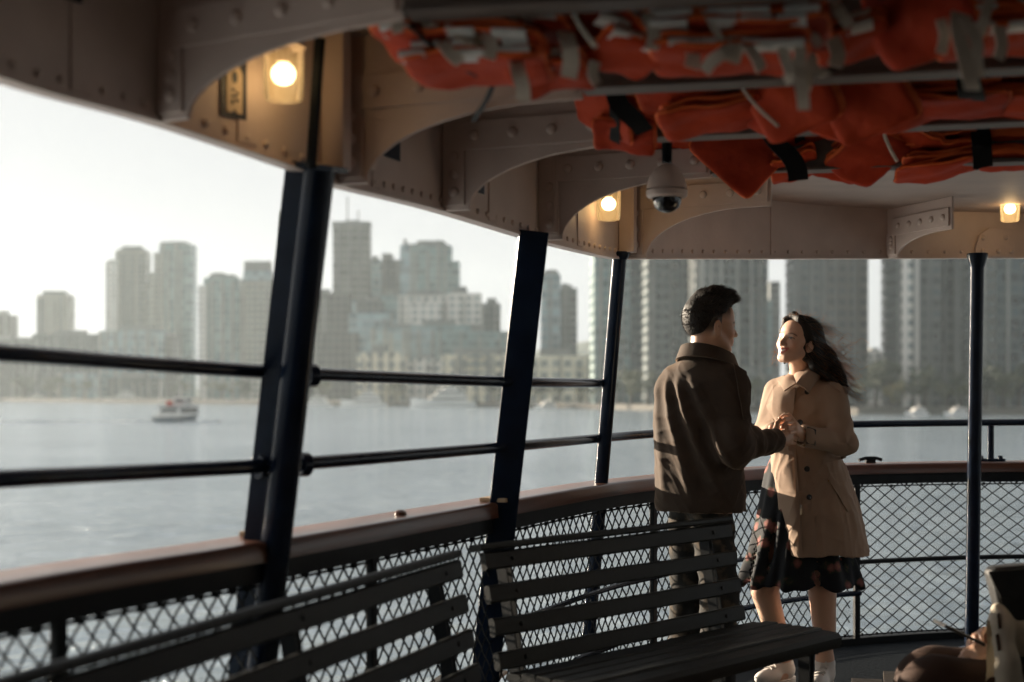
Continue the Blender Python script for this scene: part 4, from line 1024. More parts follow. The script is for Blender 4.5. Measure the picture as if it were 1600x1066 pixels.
def tint_mat(name, rough=0.5, sss=0.0, bump=0.0, bscale=200):
    m = mat(name, (0.5, 0.5, 0.5), rough); b = m.node_tree.nodes['Principled BSDF']
    a = nd(m, 'ShaderNodeAttribute', attribute_name='tint'); lk(m, a.outputs['Color'], b.inputs['Base Color'])
    if sss: b.inputs['Subsurface Weight'].default_value = sss; b.inputs['Subsurface Radius'].default_value = (1.0, 0.35, 0.2); b.inputs['Subsurface Scale'].default_value = 0.008
    if bump:
        tc = nd(m, 'ShaderNodeTexCoord'); n2 = nd(m, 'ShaderNodeTexNoise', Scale=bscale, Detail=3.0); lk(m, tc.outputs['Object'], n2.inputs['Vector'])
        bp = nd(m, 'ShaderNodeBump', Strength=bump, Distance=0.002); lk(m, n2.outputs['Fac'], bp.inputs['Height']); lk(m, bp.outputs[0], b.inputs['Normal'])
    return m
M['skin'] = tint_mat('skin', 0.42, 0.12, 0.15, 260)
def fabric(name, c1, c2, scale=6, bump=0.3, bscale=400, rough=(0.75, 0.95), sheen=0.0, sheencol=(1, 1, 1)):
    m = noise_mat(name, c1, c2, scale, rough, bump, bscale, bdist=0.002, spec=0.25)
    b = m.node_tree.nodes['Principled BSDF']; b.inputs['Sheen Weight'].default_value = sheen; b.inputs['Sheen Roughness'].default_value = 0.4; b.inputs['Sheen Tint'].default_value = (*sheencol, 1)
    return m
M['wool'] = fabric('dark_brown_wool', (0.027, 0.017, 0.011), (0.042, 0.027, 0.018), 9, 0.5, 300, sheen=0.22, sheencol=(1, 0.68, 0.45))
M['trench'] = fabric('beige_trench_cotton', (0.285, 0.20, 0.145), (0.34, 0.245, 0.18), 4, 0.25, 350)
M['camo'] = fabric('dark_patterned_trousers', (0.010, 0.010, 0.009), (0.075, 0.055, 0.036), 22, 0.3, 300)
M['camo'].node_tree.nodes['Color Ramp'].color_ramp.elements[0].position = 0.5; M['camo'].node_tree.nodes['Color Ramp'].color_ramp.elements[1].position = 0.66
M['button'] = mat('dark_button', (0.012, 0.014, 0.016), 0.3)
M['brass'] = mat('brass', (0.75, 0.55, 0.28), 0.25, 1.0)
M['sneaker'] = fabric('white_sneaker_leather', (0.62, 0.58, 0.54), (0.72, 0.68, 0.63), 9, 0.1, 120, (0.45, 0.6))
M['sole'] = mat('rubber_sole', (0.6, 0.57, 0.53), 0.7)
M['shoe'] = mat('black_shoe_leather', (0.015, 0.013, 0.012), 0.35)
def hair_mat(name, c, tr, k=0.35):
    m = mat(name, c, 0.5, 0, 0.3); nt = m.node_tree; b = nt.nodes['Principled BSDF']; o = nt.nodes['Material Output']
    tl = nd(m, 'ShaderNodeBsdfTranslucent'); tl.inputs[0].default_value = (*tr, 1); mx = nd(m, 'ShaderNodeMixShader'); mx.inputs[0].default_value = k
    lk(m, b.outputs[0], mx.inputs[1]); lk(m, tl.outputs[0], mx.inputs[2]); lk(m, mx.outputs[0], o.inputs[0]); return m
M['hairmass'] = noise_mat('hair_mass', (0.006, 0.005, 0.004), (0.016, 0.011, 0.008), 30, (0.5, 0.68), 0.8, 160, stretch=(1, 1, 0.25), bdist=0.005, spec=0.22)
M['strand'] = hair_mat('hair_strand', (0.02, 0.012, 0.008), (0.6, 0.32, 0.15), 0.5)
M['mstrand'] = hair_mat('short_hair_strand', (0.012, 0.008, 0.006), (0.20, 0.11, 0.06), 0.15)
# dark dress with small flowers
def floral():
    m = mat('dark_floral_cotton', (0.008, 0.010, 0.014), 0.8, 0, 0.2); b = m.node_tree.nodes['Principled BSDF']
    tc = nd(m, 'ShaderNodeTexCoord'); nz = nd(m, 'ShaderNodeTexNoise', Scale=60.0, Detail=2.0); lk(m, tc.outputs['Object'], nz.inputs['Vector'])
    va = nd(m, 'ShaderNodeVectorMath', operation='MULTIPLY_ADD'); lk(m, nz.outputs['Color'], va.inputs[0]); va.inputs[1].default_value = (0.022, 0.022, 0.022); lk(m, tc.outputs['Object'], va.inputs[2])
    vo = nd(m, 'ShaderNodeTexVoronoi', Scale=13.0); lk(m, va.outputs[0], vo.inputs['Vector'])
    r = nd(m, 'ShaderNodeValToRGB'); e = r.color_ramp.elements
    e[0].position = 0.0; e[0].color = (0.30, 0.16, 0.05, 1); e[1].position = 0.40; e[1].color = (0.008, 0.010, 0.014, 1)
    a = r.color_ramp.elements.new(0.12); a.color = (0.26, 0.10, 0.085, 1); a2 = r.color_ramp.elements.new(0.26); a2.color = (0.13, 0.05, 0.045, 1); a3 = r.color_ramp.elements.new(0.33); a3.color = (0.02, 0.03, 0.018, 1)
    lk(m, vo.outputs['Distance'], r.inputs[0]); lk(m, r.outputs[0], b.inputs['Base Color']); return m
M['floral'] = floral()

def crumple(amp, wl, seed):
    r_ = np.random.RandomState(seed); D = r_.normal(size=(9, 3)); D /= np.linalg.norm(D, axis=1)[:, None]; D[:, 2] *= 0.75; ph = r_.uniform(0, 6.28, 9); k_ = 2*np.pi/(wl*r_.uniform(0.7, 1.5, 9))
    def fn(x, y, z):
        a = 0
        w = [np.sin(k_[i]*(D[i, 0]*x+D[i, 1]*y+D[i, 2]*z)+ph[i]) for i in range(9)]
        for i in range(0, 9, 3): a = a+(1-np.abs(np.sin(k_[i]*(D[i, 0]*x+D[i, 1]*y+D[i, 2]*z)+ph[i]+1.3*w[i+1]+0.8*w[i+2])))**2
        return -amp*(a-0.7)
    return fn
class Frame:
    """local axes: x = the person's left, y = forward, z = up"""
    def __init__(s, o, yaw, pitch=0.0, roll=0.0, sc=1.0):
        s.o = Vector(o); s.sc = sc
        f = V(math.sin(rad(yaw)), -math.cos(rad(yaw)), 0); l = V(math.cos(rad(yaw)), math.sin(rad(yaw)), 0); u = V(0, 0, 1)
        q = Matrix.Rotation(rad(pitch), 3, l); f = q @ f; u = q @ u
        q = Matrix.Rotation(rad(roll), 3, f); l = q @ l; u = q @ u
        s.R = Matrix(((l.x, f.x, u.x), (l.y, f.y, u.y), (l.z, f.z, u.z)))
    def __call__(s, x, y, z): return s.o+s.R @ (V(x, y, z)*s.sc)
    def inv(s, v):
        R = np.array(s.R); return ((v-A3(s.o)) @ R)/s.sc
def head(Fd, H, male=False):
    g = H.sc; R = H.R
    E = lambda c, r, k=0.012, mode='u': Fd.ell(H(*c), [q*g for q in r], R, k, mode)
    Cp = lambda a, b, ra, rb, k=0.012, mode='u': Fd.cap(H(*a), H(*b), ra*g, rb*g, k, mode)
    E((0, -0.018, 0.036), (0.073, 0.092, 0.084), 0.02)
    E((0, 0.030, -0.022), (0.058, 0.056, 0.075), 0.03)
    E((0, 0.036, 0.045), (0.060, 0.046, 0.052), 0.025)
    w = 0.057 if male else 0.050
    for s_ in (-1, 1):
        Cp((s_*w, -0.005, -0.035), (s_*0.030, 0.050, -0.082), 0.020, 0.016, 0.02)
        E((s_*0.037, 0.056, -0.022), (0.022, 0.022, 0.020), 0.018)          # smiling cheek
        E((s_*0.052, 0.035, 0.000), (0.016, 0.026, 0.016), 0.018)           # cheekbone
    Cp((-0.012, 0.064, -0.090), (0.012, 0.064, -0.090), 0.017, 0.017, 0.015)  # chin
    E((0, 0.070, -0.055), (0.030, 0.020, 0.022), 0.012)                      # muzzle
    E((0, 0.075, 0.019), (0.045, 0.010, 0.010), 0.010)                       # brow
    for s_ in (-1, 1):
        E((s_*0.031, 0.092, 0.002), (0.017, 0.013, 0.0085), 0.008, 's')      # socket
        E((s_*0.031, 0.0665, 0.002), (0.0145, 0.0145, 0.0120), 0.003)        # eyeball and lid
        E((s_*0.031, 0.0700, -0.0085), (0.015, 0.010, 0.0045), 0.004)        # lower lid lifted by the smile
        E((s_*0.031, 0.0705, 0.0095), (0.017, 0.0100, 0.0040), 0.004)
    Cp((0, 0.082, 0.006), (0, 0.101, -0.026), 0.0070, 0.0088, 0.010)         # nose
    E((0, 0.098, -0.029), (0.0105, 0.0105, 0.009), 0.006)
    for s_ in (-1, 1): E((s_*0.0125, 0.088, -0.032), (0.0078, 0.0095, 0.0075), 0.005)
    # lips: upper and lower arcs curved into a smile
    up = [(-0.030, 0.070, -0.044), (-0.015, 0.085, -0.0505), (0, 0.0905, -0.0515), (0.015, 0.085, -0.0505), (0.030, 0.070, -0.044)]
    lo_ = [(-0.028, 0.070, -0.047), (-0.014, 0.082, -0.0635), (0, 0.087, -0.0685), (0.014, 0.082, -0.0635), (0.028, 0.070, -0.047)]
    for L_, r_ in ((up, 0.0040), (lo_, 0.0048)):
        for a, b in zip(L_, L_[1:]): Cp(a, b, r_, r_, 0.003)
    for s_ in (-1, 1):                                                       # ears
        E((s_*0.077, -0.010, -0.006), (0.008, 0.018, 0.030), 0.006)
        E((s_*0.074, -0.002, -0.030), (0.007, 0.009, 0.012), 0.006)
        E((s_*0.084, -0.006, -0.002), (0.006, 0.009, 0.017), 0.003, 's')
def head_tint(v, H, base, lip, brow, col, hairline=None, male=False):
    p = H.inv(v); x, y, z = p[:, 0], p[:, 1], p[:, 2]; near = (np.abs(x) < 0.1) & (y > 0.0) & (np.abs(z) < 0.13)
    def mixin(mask, c): col[:] = col*(1-mask[:, None])+np.array(c, np.float32)*mask[:, None]
    st = lambda d, w: np.clip(0.5-d/w, 0, 1)*near
    xa = np.abs(x)
    mixin(st(np.sqrt(((xa-0.040)/0.024)**2+((z+0.024)/0.020)**2)-1, 1.0)*0.30, [base[0]*1.02, base[1]*0.72, base[2]*0.68])   # blush
    mx = -0.0505+7*x*x*0.0-0.0
    ztop = -0.0520+8.0*x*x; zbot = -0.0680+25*x*x
    mixin(st(np.maximum(np.maximum(ztop-0.0045-z-0.0, z-ztop-0.0045)-0.0, xa-0.030), 0.002)*(y > 0.06), lip)
    mixin(st(np.maximum(np.abs(z-zbot)-0.0052, xa-0.028), 0.002)*(y > 0.06), lip)
    if not male: mixin(st(np.maximum(np.abs(z-(ztop+zbot)/2-0.0008)-0.0042+8*x*x, xa-0.022), 0.0015)*(y > 0.06), (0.78, 0.72, 0.66))   # teeth
    lid = 0.0028-18*(xa-0.031)**2
    mixin(st(np.maximum(np.abs(z-0.0025-lid)-0.0021, np.abs(xa-0.031)-0.0155), 0.0014)*(y > 0.05), (0.012, 0.009, 0.008))
    mixin(st(np.sqrt((xa-0.031)**2+(z-0.0015)**2)-0.0050, 0.0015)*(y > 0.05), (0.02, 0.012, 0.008))
    bz = 0.0225-16*(xa-0.030)**2+0.02*(xa-0.03)
    mixin(st(np.maximum(np.abs(z-bz)-0.0030, np.abs(xa-0.032)-0.019), 0.003)*(y > 0.045)*0.85, brow)
    mixin(st(np.sqrt(((xa-0.0085)/0.0042)**2+((z+0.0375)/0.0026)**2)-1, 0.6)*(y > 0.07), (base[0]*0.25, base[1]*0.15, base[2]*0.12))
    return col
def hand(Fd, wrist, fwd, nrm, side, sc=1.0, curl=0.5, k=0.006):
    """wrist: joint; fwd: towards the fingers; nrm: out of the back of the hand; side=+1 puts the thumb along fwd x nrm"""
    f = Vector(fwd).normalized(); n = (Vector(nrm)-f*Vector(nrm).dot(f)).normalized(); t = f.cross(n)*side
    w = Vector(wrist)
    Q = lambda a, b, c: w+(f*a+t*b+n*c)*sc
    for b0_, b1_ in ((0.012, 0.026), (0.004, 0.009), (-0.004, -0.008), (-0.011, -0.024)): Fd.cap(Q(0, b0_, 0), Q(0.082, b1_, 0), 0.017*sc, 0.0115*sc, 0.012)
    for b_, L, a0, sp in ((0.026, 0.072, 0.084, 0.10), (0.009, 0.080, 0.088, 0.03), (-0.008, 0.074, 0.086, -0.04), (-0.024, 0.058, 0.080, -0.12)):
        p = Q(a0, b_, 0); d = (f+t*sp).normalized(); ang = 0.0
        for seg, fr in enumerate((0.45, 0.30, 0.25)):
            ang += curl*(0.8, 1.0, 0.7)[seg]; dd = d*math.cos(ang)-n*math.sin(ang); q = p+dd*L*fr*sc; Fd.cap(p, q, (0.0092-0.0008*seg)*sc, (0.0085-0.0008*seg)*sc, 0.003); p = q
    p = Q(0.022, 0.020, -0.004); q = Q(0.055, 0.048, -0.016); r_ = Q(0.080, 0.050, -0.028); e_ = Q(0.100, 0.044, -0.036)
    Fd.chain([p, q, r_, e_], [0.014*sc, 0.0115*sc, 0.010*sc, 0.0085*sc], 0.006)
def strands(paths, r=0.0011, n=3):
    mb = MB(); pr = [(r*math.cos(2*math.pi*k/n), r*math.sin(2*math.pi*k/n)) for k in range(n)]
    for p in paths:
        if len(p) > 1: mb.sweep([Vector(q) for q in p], pr, cap=False)
    return mb
# ------------------------------------------------------------------ the woman
rnd = random.Random(21)
wo = thing('person', 'smiling woman in a beige trench coat and dark floral dress looking up', 'person', V(1.31, 6.27, 0.0))
YAW = -42
HW = Frame((1.243, 6.20, 1.515), -52, -15, -3, 0.97)
sh_l, sh_r = V(1.395, 6.165, 1.292), V(1.185, 6.36, 1.300)
el_l, wr_l = P(1318, 692, 6.10), P(1253, 681, 5.975)
el_r, wr_r = V(1.125, 6.33, 1.10), V(1.128, 6.10, 1.13)
hip_l, hip_r = V(1.365, 6.245, 0.86), V(1.235, 6.355, 0.86)
kn_l, an_l = P(1284, 922, 6.19), P(1289, 1036, 6.24)
kn_r, an_r = P(1194, 922, 6.25), P(1224, 1036, 6.34)
fd = V(math.sin(rad(YAW)), -math.cos(rad(YAW)), 0)
Fd = Field((0.93, 5.80, 0.0), (1.62, 6.55, 1.68), 0.0036)
head(Fd, HW)
nb = V(1.285, 6.285, 1.365)
Fd.cap(HW(0, -0.022, -0.035), nb, 0.048, 0.053, 0.025)
Fd.tower([(0.80, 1.30, 6.30, rad(YAW), 0.155, 0.115), (0.92, 1.30, 6.30, rad(YAW), 0.165, 0.12), (1.06, 1.29, 6.29, rad(YAW), 0.115, 0.09), (1.22, 1.285, 6.28, rad(YAW), 0.135, 0.105), (1.33, 1.285, 6.28, rad(YAW), 0.145, 0.075), (1.375, 1.285, 6.285, rad(YAW), 0.06, 0.05)], 0.03)
for s_, e_, w_ in ((sh_l, el_l, wr_l), (sh_r, el_r, wr_r)): Fd.chain([s_, e_, w_], [0.045, 0.036, 0.024], 0.03)
for h_, k_, a_, in ((hip_l, kn_l, an_l), (hip_r, kn_r, an_r)):
    calf = k_.lerp(a_, 0.32)-fd*0.022
    Fd.chain([h_, k_.lerp(h_, 0.12), k_, a_.lerp(k_, 0.05), a_-V(0, 0, 0.03)], [0.085, 0.058, 0.052, 0.034, 0.036], 0.03)
    Fd.cap(k_.lerp(a_, 0.12)-fd*0.008, k_.lerp(a_, 0.52)-fd*0.014, 0.050, 0.043, 0.03)
    Fd.ell(k_+fd*0.018+V(0, 0, 0.0), (0.036, 0.036, 0.046), None, 0.02)
    Fd.cap(a_-V(0, 0, 0.04), a_+fd*0.14-V(0, 0, 0.075), 0.034, 0.02, 0.02)
# near hand, laid over the man's: four fingers and a thumb
def px_hand(Fd, wr, knuckles, fingers, thumb, rk=0.0125, rf=0.0088, pr=0.020):
    for k_ in knuckles: Fd.cap(wr, k_, pr, rk, 0.012)
    for k_, (m_, t_) in zip(knuckles, fingers): Fd.chain([k_, m_, m_.lerp(t_, 0.6), t_], [rf*1.12, rf*1.02, rf*0.95, rf*0.80], 0.003)
    Fd.chain(thumb, [0.015, 0.0115, 0.0098, 0.008], 0.006)
px_hand(Fd, wr_l, [P(1236.5, 655, 5.93), P(1240.5, 660, 5.91), P(1242.5, 667, 5.90), P(1243, 674.5, 5.905)],
        [(P(1226, 654.5, 5.895), P(1219.5, 661, 5.90)), (P(1228.5, 661, 5.875), P(1221.5, 668, 5.88)), (P(1231, 668.5, 5.868), P(1225, 674.5, 5.873)), (P(1233.5, 676, 5.872), P(1229, 681, 5.88))],
        [P(1245, 667, 5.96), P(1233, 650, 5.965), P(1225, 650.5, 5.955), P(1218.5, 653.5, 5.945)])
hand(Fd, wr_r, V(-0.05, -0.45, 0.15), V(0.1, 0.2, 1), -1, 0.92, 0.75)
bw = Fd.mesh(1)
base = np.array([0.60, 0.375, 0.265], np.float32)
col = np.tile(base, (len(bw[0]), 1)).astype(np.float32)
col = head_tint(bw[0], HW, base, (0.50, 0.13, 0.11), (0.05, 0.03, 0.022), col)
p_ = HW.inv(bw[0]); scalp = np.clip((p_[:, 2]*0.9-p_[:, 1]*0.75-0.022)/0.01, 0, 1)*(p_[:, 2] > -0.03)
col = col*(1-scalp[:, None])+np.array([0.012, 0.009, 0.007])*scalp[:, None]
kne = np.exp(-((bw[0][:, 2]-0.45)/0.05)**2)*(bw[0][:, 2] < 0.7); col[:, 1] *= 1-0.10*kne; col[:, 2] *= 1-0.14*kne
field_obj('body', bw, M['skin'], wo, col)

# dress: bodice and wind blown skirt
Fs = Field((0.92, 5.85, 0.40), (1.62, 6.68, 1.40), 0.006)
a_ = rad(-15)
Fs.tower([(0.455, 1.268, 6.275, a_, 0.270, 0.205), (0.60, 1.270, 6.28, a_, 0.225, 0.185), (0.80, 1.28, 6.285, a_, 0.185, 0.155), (0.95, 1.285, 6.29, a_, 0.165, 0.13), (1.06, 1.288, 6.29, rad(YAW), 0.128, 0.102), (1.22, 1.285, 6.28, rad(YAW), 0.147, 0.118), (1.34, 1.285, 6.28, rad(YAW), 0.10, 0.078)], 0.02)
def folds(x, y, z):
    an = np.arctan2(y-6.275, x-1.268); w = np.clip((1.0-z)/0.5, 0, 1)
    return (0.010*np.sin(an*9+z*5+1.8*np.sin(an*2))+0.006*np.sin(an*15-z*7+1.5*np.sin(an*3+1)))*w
Fs.put(folds, (0.95, 5.9, 0.46), (1.60, 6.62, 1.05), 0.01, 'add')
Fs.tower([(0.395, 1.268, 6.275, a_, 0.258, 0.193), (0.60, 1.270, 6.28, a_, 0.213, 0.172), (0.80, 1.28, 6.285, a_, 0.17, 0.14)], 0.008, 's')
ds = Fs.mesh(1); field_obj('dress', ds, M['floral'], wo)

# trench coat: trunk, skirt held open on the near side, sleeves
Fc = Field((0.98, 5.85, 0.56), (1.66, 6.60, 1.46), 0.005)
ca = rad(-35)
Fc.tower([(0.600, 1.366, 6.225, ca, 0.198, 0.210), (0.78, 1.340, 6.245, ca, 0.190, 0.195), (0.95, 1.308, 6.265, ca, 0.172, 0.165), (1.055, 1.292, 6.275, ca, 0.140, 0.132), (1.16, 1.288, 6.275, rad(YAW), 0.154, 0.140), (1.26, 1.288, 6.275, rad(YAW), 0.166, 0.135), (1.325, 1.287, 6.28, rad(YAW), 0.150, 0.102), (1.375, 1.285, 6.285, rad(YAW), 0.092, 0.078)], 0.03)
def cfold(x, y, z):
    an = np.arctan2(y-6.24, x-1.33); w = np.clip((1.04-z)/0.3, 0, 1); up_ = np.clip((z-1.03)/0.04, 0, 1)*np.clip((1.30-z)/0.1, 0, 1)
    return 0.005*np.sin(an*5+z*4)*w+0.002*np.sin(an*12+9*z)*w+0.004*np.sin(z*48+an*6)*up_-0.006*np.exp(-((z-1.045)/0.013)**2)*0
Fc.put(cfold, (1.02, 5.9, 0.57), (1.64, 6.58, 1.34), 0.01, 'add')
Fc.put(lambda x, y, z: -0.007*np.exp(-((z-1.052)/0.016)**2)+0*x+0*y, (1.05, 6.0, 1.0), (1.5, 6.5, 1.1), 0.01, 'add')
Fc.put(crumple(0.0028, 0.12, 3), (1.02, 5.9, 0.57), (1.64, 6.58, 1.36), 0.01, 'add')
# hollow skirt and opening on her right front
Fc.tower([(0.50, 1.372, 6.225, ca, 0.180, 0.190), (0.78, 1.340, 6.245, ca, 0.165, 0.170), (0.96, 1.305, 6.265, ca, 0.140, 0.135)], 0.006, 's')
def opening(x, y, z):
    # everything on the picture-left side of a leaning cut plane, below the waist, front half only
    xe = 1.150+np.clip(1.0-z, 0, 0.45)*0.07
    return np.maximum(np.maximum(x+(y-6.1)*0.55-xe, z-1.03), y-6.33)
Fc.put(opening, (0.98, 5.86, 0.56), (1.42, 6.36, 1.04), 0.006, 's')
for s_, e_, w_ in ((sh_l, el_l, wr_l), (sh_r, el_r, wr_r)):
    Fc.chain([s_+V(0, 0, 0.005), e_, w_.lerp(e_, 0.10)], [0.058, 0.051, 0.045], 0.045)
    n_ = (w_-e_).normalized(); c_ = w_.lerp(e_, 0.16); Fc.cap(c_, w_.lerp(e_, 0.06), 0.046, 0.048, 0.006)
def sl_fold(x, y, z):
    ax = np.sqrt((x-el_l.x)**2+(y-el_l.y)**2+(z-el_l.z)**2)
    return 0.0055*np.sin(ax*85+np.arctan2(z-el_l.z, x-el_l.x)*2.5)*np.exp(-(ax/0.13)**2)
Fc.put(sl_fold, (1.18, 5.9, 0.98), (1.58, 6.25, 1.3), 0.01, 'add')
Fc.cap(wr_l, wr_l+(wr_l-el_l).normalized()*0.06, 0.036, 0.036, 0.004, 's')
ct = Fc.mesh(1); coat = field_obj('trench_coat', ct, M['trench'], wo)
T = bvh(ct)
def disc(px, py, r, name='button', m='button', th=0.006, par=coat, tr=None):
    h_, n_ = hit(tr or T, px, py)
    if h_ is None: return
    mb = MB(); mb.lathe([(r, -0.003), (r, th*0.6), (r*0.85, th), (r*0.5, th*0.7), (0, th*0.7)], h_, 14, n_.to_track_quat('Z', 'Y').to_matrix()); obj(name, mb, M[m], par, smooth=True)
for px, py, r in ((1250, 660, 0.0125), (1261, 733, 0.0125), (1264.5, 777, 0.012), (1217, 690, 0.0115), (1261, 613, 0.011)): disc(px, py, r)
disc(1295, 751, 0.005, 'rivet', 'brass', 0.004)
# collar leaves, lapel flaps, placket edge, pocket flap, epaulettes, cuff strap
def plate(name, pts, th=0.006, m='trench', par=coat, sub=2):
    """bulged cloth leaf through four corners"""
    a, b, c, d = pts; n_ = (b-a).cross(d-a).normalized()
    if n_.y > 0: n_ = -n_
    mb = MB(); vs = []; N = 6
    for s_ in (0, th):
        for i in range(N+1):
            for j in range(N+1):
                u, v = i/N, j/N; p = a.lerp(b, u).lerp(d.lerp(c, u), v); vs.append(p+n_*(s_+0.010*math.sin(math.pi*u)*math.sin(math.pi*v)+0.004*math.sin(math.pi*u)))
    K = (N+1)**2; fs = []
    for i in range(N):
        for j in range(N):
            k = i*(N+1)+j; f = (k, k+1, k+N+2, k+N+1); fs += [f, tuple(K+x for x in reversed(f))]
    rim = [i*(N+1) for i in range(N)]+[N*(N+1)+j for j in range(N)]+[(N-i)*(N+1)+N for i in range(N)]+[N-j for j in range(N)]
    for i in range(len(rim)): x, y = rim[i], rim[(i+1) % len(rim)]; fs.append((x, y, K+y, K+x))
    mb.add(vs, fs); return obj(name, mb, M[m], par, smooth=True, sharp=60)
plate('collar_leaf', [P(1269, 567, 6.235), P(1288, 580, 6.185), P(1264, 614, 6.095), P(1244, 600, 6.105)])
plate('collar_leaf', [P(1237, 583, 6.30), P(1243, 601, 6.125), P(1226, 612, 6.125), P(1216, 597, 6.25)])
plate('collar_stand', [P(1246, 566, 6.36), P(1270, 566, 6.24), P(1245, 601, 6.115), P(1238, 592, 6.26)], 0.004)
obj('lapel_flap', patch(T, [(1213, 606), (1245, 607), (1239, 650), (1214, 668)], 9, 12, 0.006, 0.006, lambda u, v: 0.012*(1-u)*math.sin(math.pi*min(1, v*1.1))), M['trench'], coat, smooth=True, sharp=60)
obj('storm_flap', patch(T, [(1200, 634), (1214, 622), (1214, 664), (1207, 656)], 6, 8, 0.004, 0.006), M['trench'], coat, smooth=True, sharp=60)
obj('placket_edge', patch(T, [(1240, 700), (1244, 700), (1254, 862), (1249, 863)], 2, 20, 0.001, 0.0035), M['trench'], coat, smooth=True, sharp=60)
obj('waist_seam', patch(T, [(1286, 720), (1322, 712), (1322, 716), (1286, 724)], 8, 2, 0.001, 0.003), M['trench'], coat, smooth=True, sharp=60)
obj('pocket_welt', patch(T, [(1293, 748), (1299, 745), (1330, 797), (1323, 800)], 3, 14, 0.002, 0.005), M['trench'], coat, smooth=True, sharp=60)
obj('pocket_flap', patch(T, [(1275, 806), (1296, 803), (1295, 816), (1275, 818)], 7, 5, 0.003, 0.006), M['trench'], coat, smooth=True, sharp=60)
obj('epaulette', patch(T, [(1278, 587), (1284, 583), (1316, 606), (1312, 613)], 3, 12, 0.003, 0.006), M['trench'], coat, smooth=True, sharp=60)
obj('cuff_strap', patch(T, [(1260.5, 669), (1270.5, 671), (1270, 697), (1260, 694)], 6, 10, 0.003, 0.004), M['trench'], coat, smooth=True, sharp=60)
def frame_on(pix, r, m='button', name='buckle'):
    pts = []
    for px, py in pix:
        h_, n_ = hit(T, px, py)
        if h_: pts.append(h_+n_*0.007)
    if len(pts) > 2: mb = MB(); mb.tube(pts+[pts[0], pts[1]], r, 6); obj(name, mb, M[m], coat, smooth=True)
frame_on([(1261.5, 669.5), (1272.5, 673.5), (1272, 694), (1260.5, 691)], 0.0032)
frame_on([(1261, 687), (1272, 690)], 0.003) 
mb = MB(); pts = [P(1237, 684, 5.90), P(1241, 689, 5.90), P(1247, 692.5, 5.91), P(1253, 695.5, 5.93), P(1256.5, 696.5, 5.945)]
mb.tube(pts, 0.0013, 5); mb.lathe([(0, -.005), (.005, 0), (0, .005)], pts[-1], 8); mb.lathe([(0, -.006), (.006, 0), (0, .006)], pts[0], 8)
obj('bracelet', mb, M['brass'], wo, smooth=True)
h_, n_ = hit(T, 1251.5, 800)
if h_:
    mb = MB(); mb.box(h_+n_*0.005, (0.010, 0.004, 0.026)); mb.tube([h_+n_*0.005+V(0, 0, 0.013), h_+n_*0.005+V(0, 0, 0.030)], 0.003, 6); obj('zip_pull', mb, M['steel'], coat)
# sneakers
def shoe(name, parent, an, f, L=0.245, mat1='sneaker', mat2='sole', chunky=0.028):
    f = Vector(f).normalized(); s_ = V(-f.y, f.x, 0); heel = V(an.x, an.y, 0)-f*0.06
    Fq = Field((an.x-0.25, an.y-0.25, -0.01), (an.x+0.25, an.y+0.25, 0.17), 0.0045)
    R = Matrix(((f.x, s_.x, 0), (f.y, s_.y, 0), (0, 0, 1)))
    Fq.ell(heel+f*0.05+V(0, 0, 0.060), (0.060, 0.036, 0.048), R, 0.02); Fq.ell(heel+f*0.165+V(0, 0, 0.045), (0.082, 0.043, 0.036), R, 0.03)
    Fq.cap(heel+f*0.055+V(0, 0, 0.07), an+V(0, 0, 0.0), 0.041, 0.045, 0.02); Fq.cap(heel+f*0.07+V(0, 0, 0.085), heel+f*0.16+V(0, 0, 0.058), 0.028, 0.022, 0.02)
    Fq.cap(an-V(0, 0, 0.01), an+V(0, 0, 0.09), 0.037, 0.042, 0.004, 's')
    Fq.put(lambda x, y, z: z-0.024+0*x+0*y, (an.x-0.3, an.y-0.3, -0.02), (an.x+0.3, an.y+0.3, 0.03), 0.004, 's')
    up_ = Fq.mesh(1); o = field_obj(name, up_, M[mat1], parent)
    mb = MB(); poly = []
    for i in range(28):
        a = 2*math.pi*i/28; x = 0.092+0.135*math.cos(a)*(L/0.27); w = 0.043+0.006*math.cos(a)-0.008*math.exp(-((x-0.08)/0.04)**2); poly.append((x, w*math.sin(a)*1.08))
    mb.prism(poly, f, s_, heel+f*0.012+V(0, 0, chunky/2+0.001), chunky, V(0, 0, 1)); obj('sole', mb, M[mat2], o, smooth=True, bevel=0.003, sharp=40)
    if mat1 == 'sneaker':
        tr = bvh(up_); mb = MB()
        for i in range(5):
            x = 0.095+i*0.017
            pts = []
            for yy in np.linspace(-0.022, 0.022, 7):
                r_ = tr.ray_cast(heel+f*(x+0.006*math.sin(i*9+yy*90))+s_*float(yy)+V(0, 0, 0.3), V(0, 0, -1))
                if r_[0]: pts.append(r_[0]+V(0, 0, 0.002))
            if len(pts) > 2: mb.tube(pts, 0.0032, 6)
        obj('lace', mb, M['sole'], o, smooth=True)
    return o
shoe('sneaker', wo, an_l+V(0, 0, 0.0), V(-0.45, -0.9, 0)); shoe('sneaker', wo, an_r, V(-0.75, -0.65, 0))

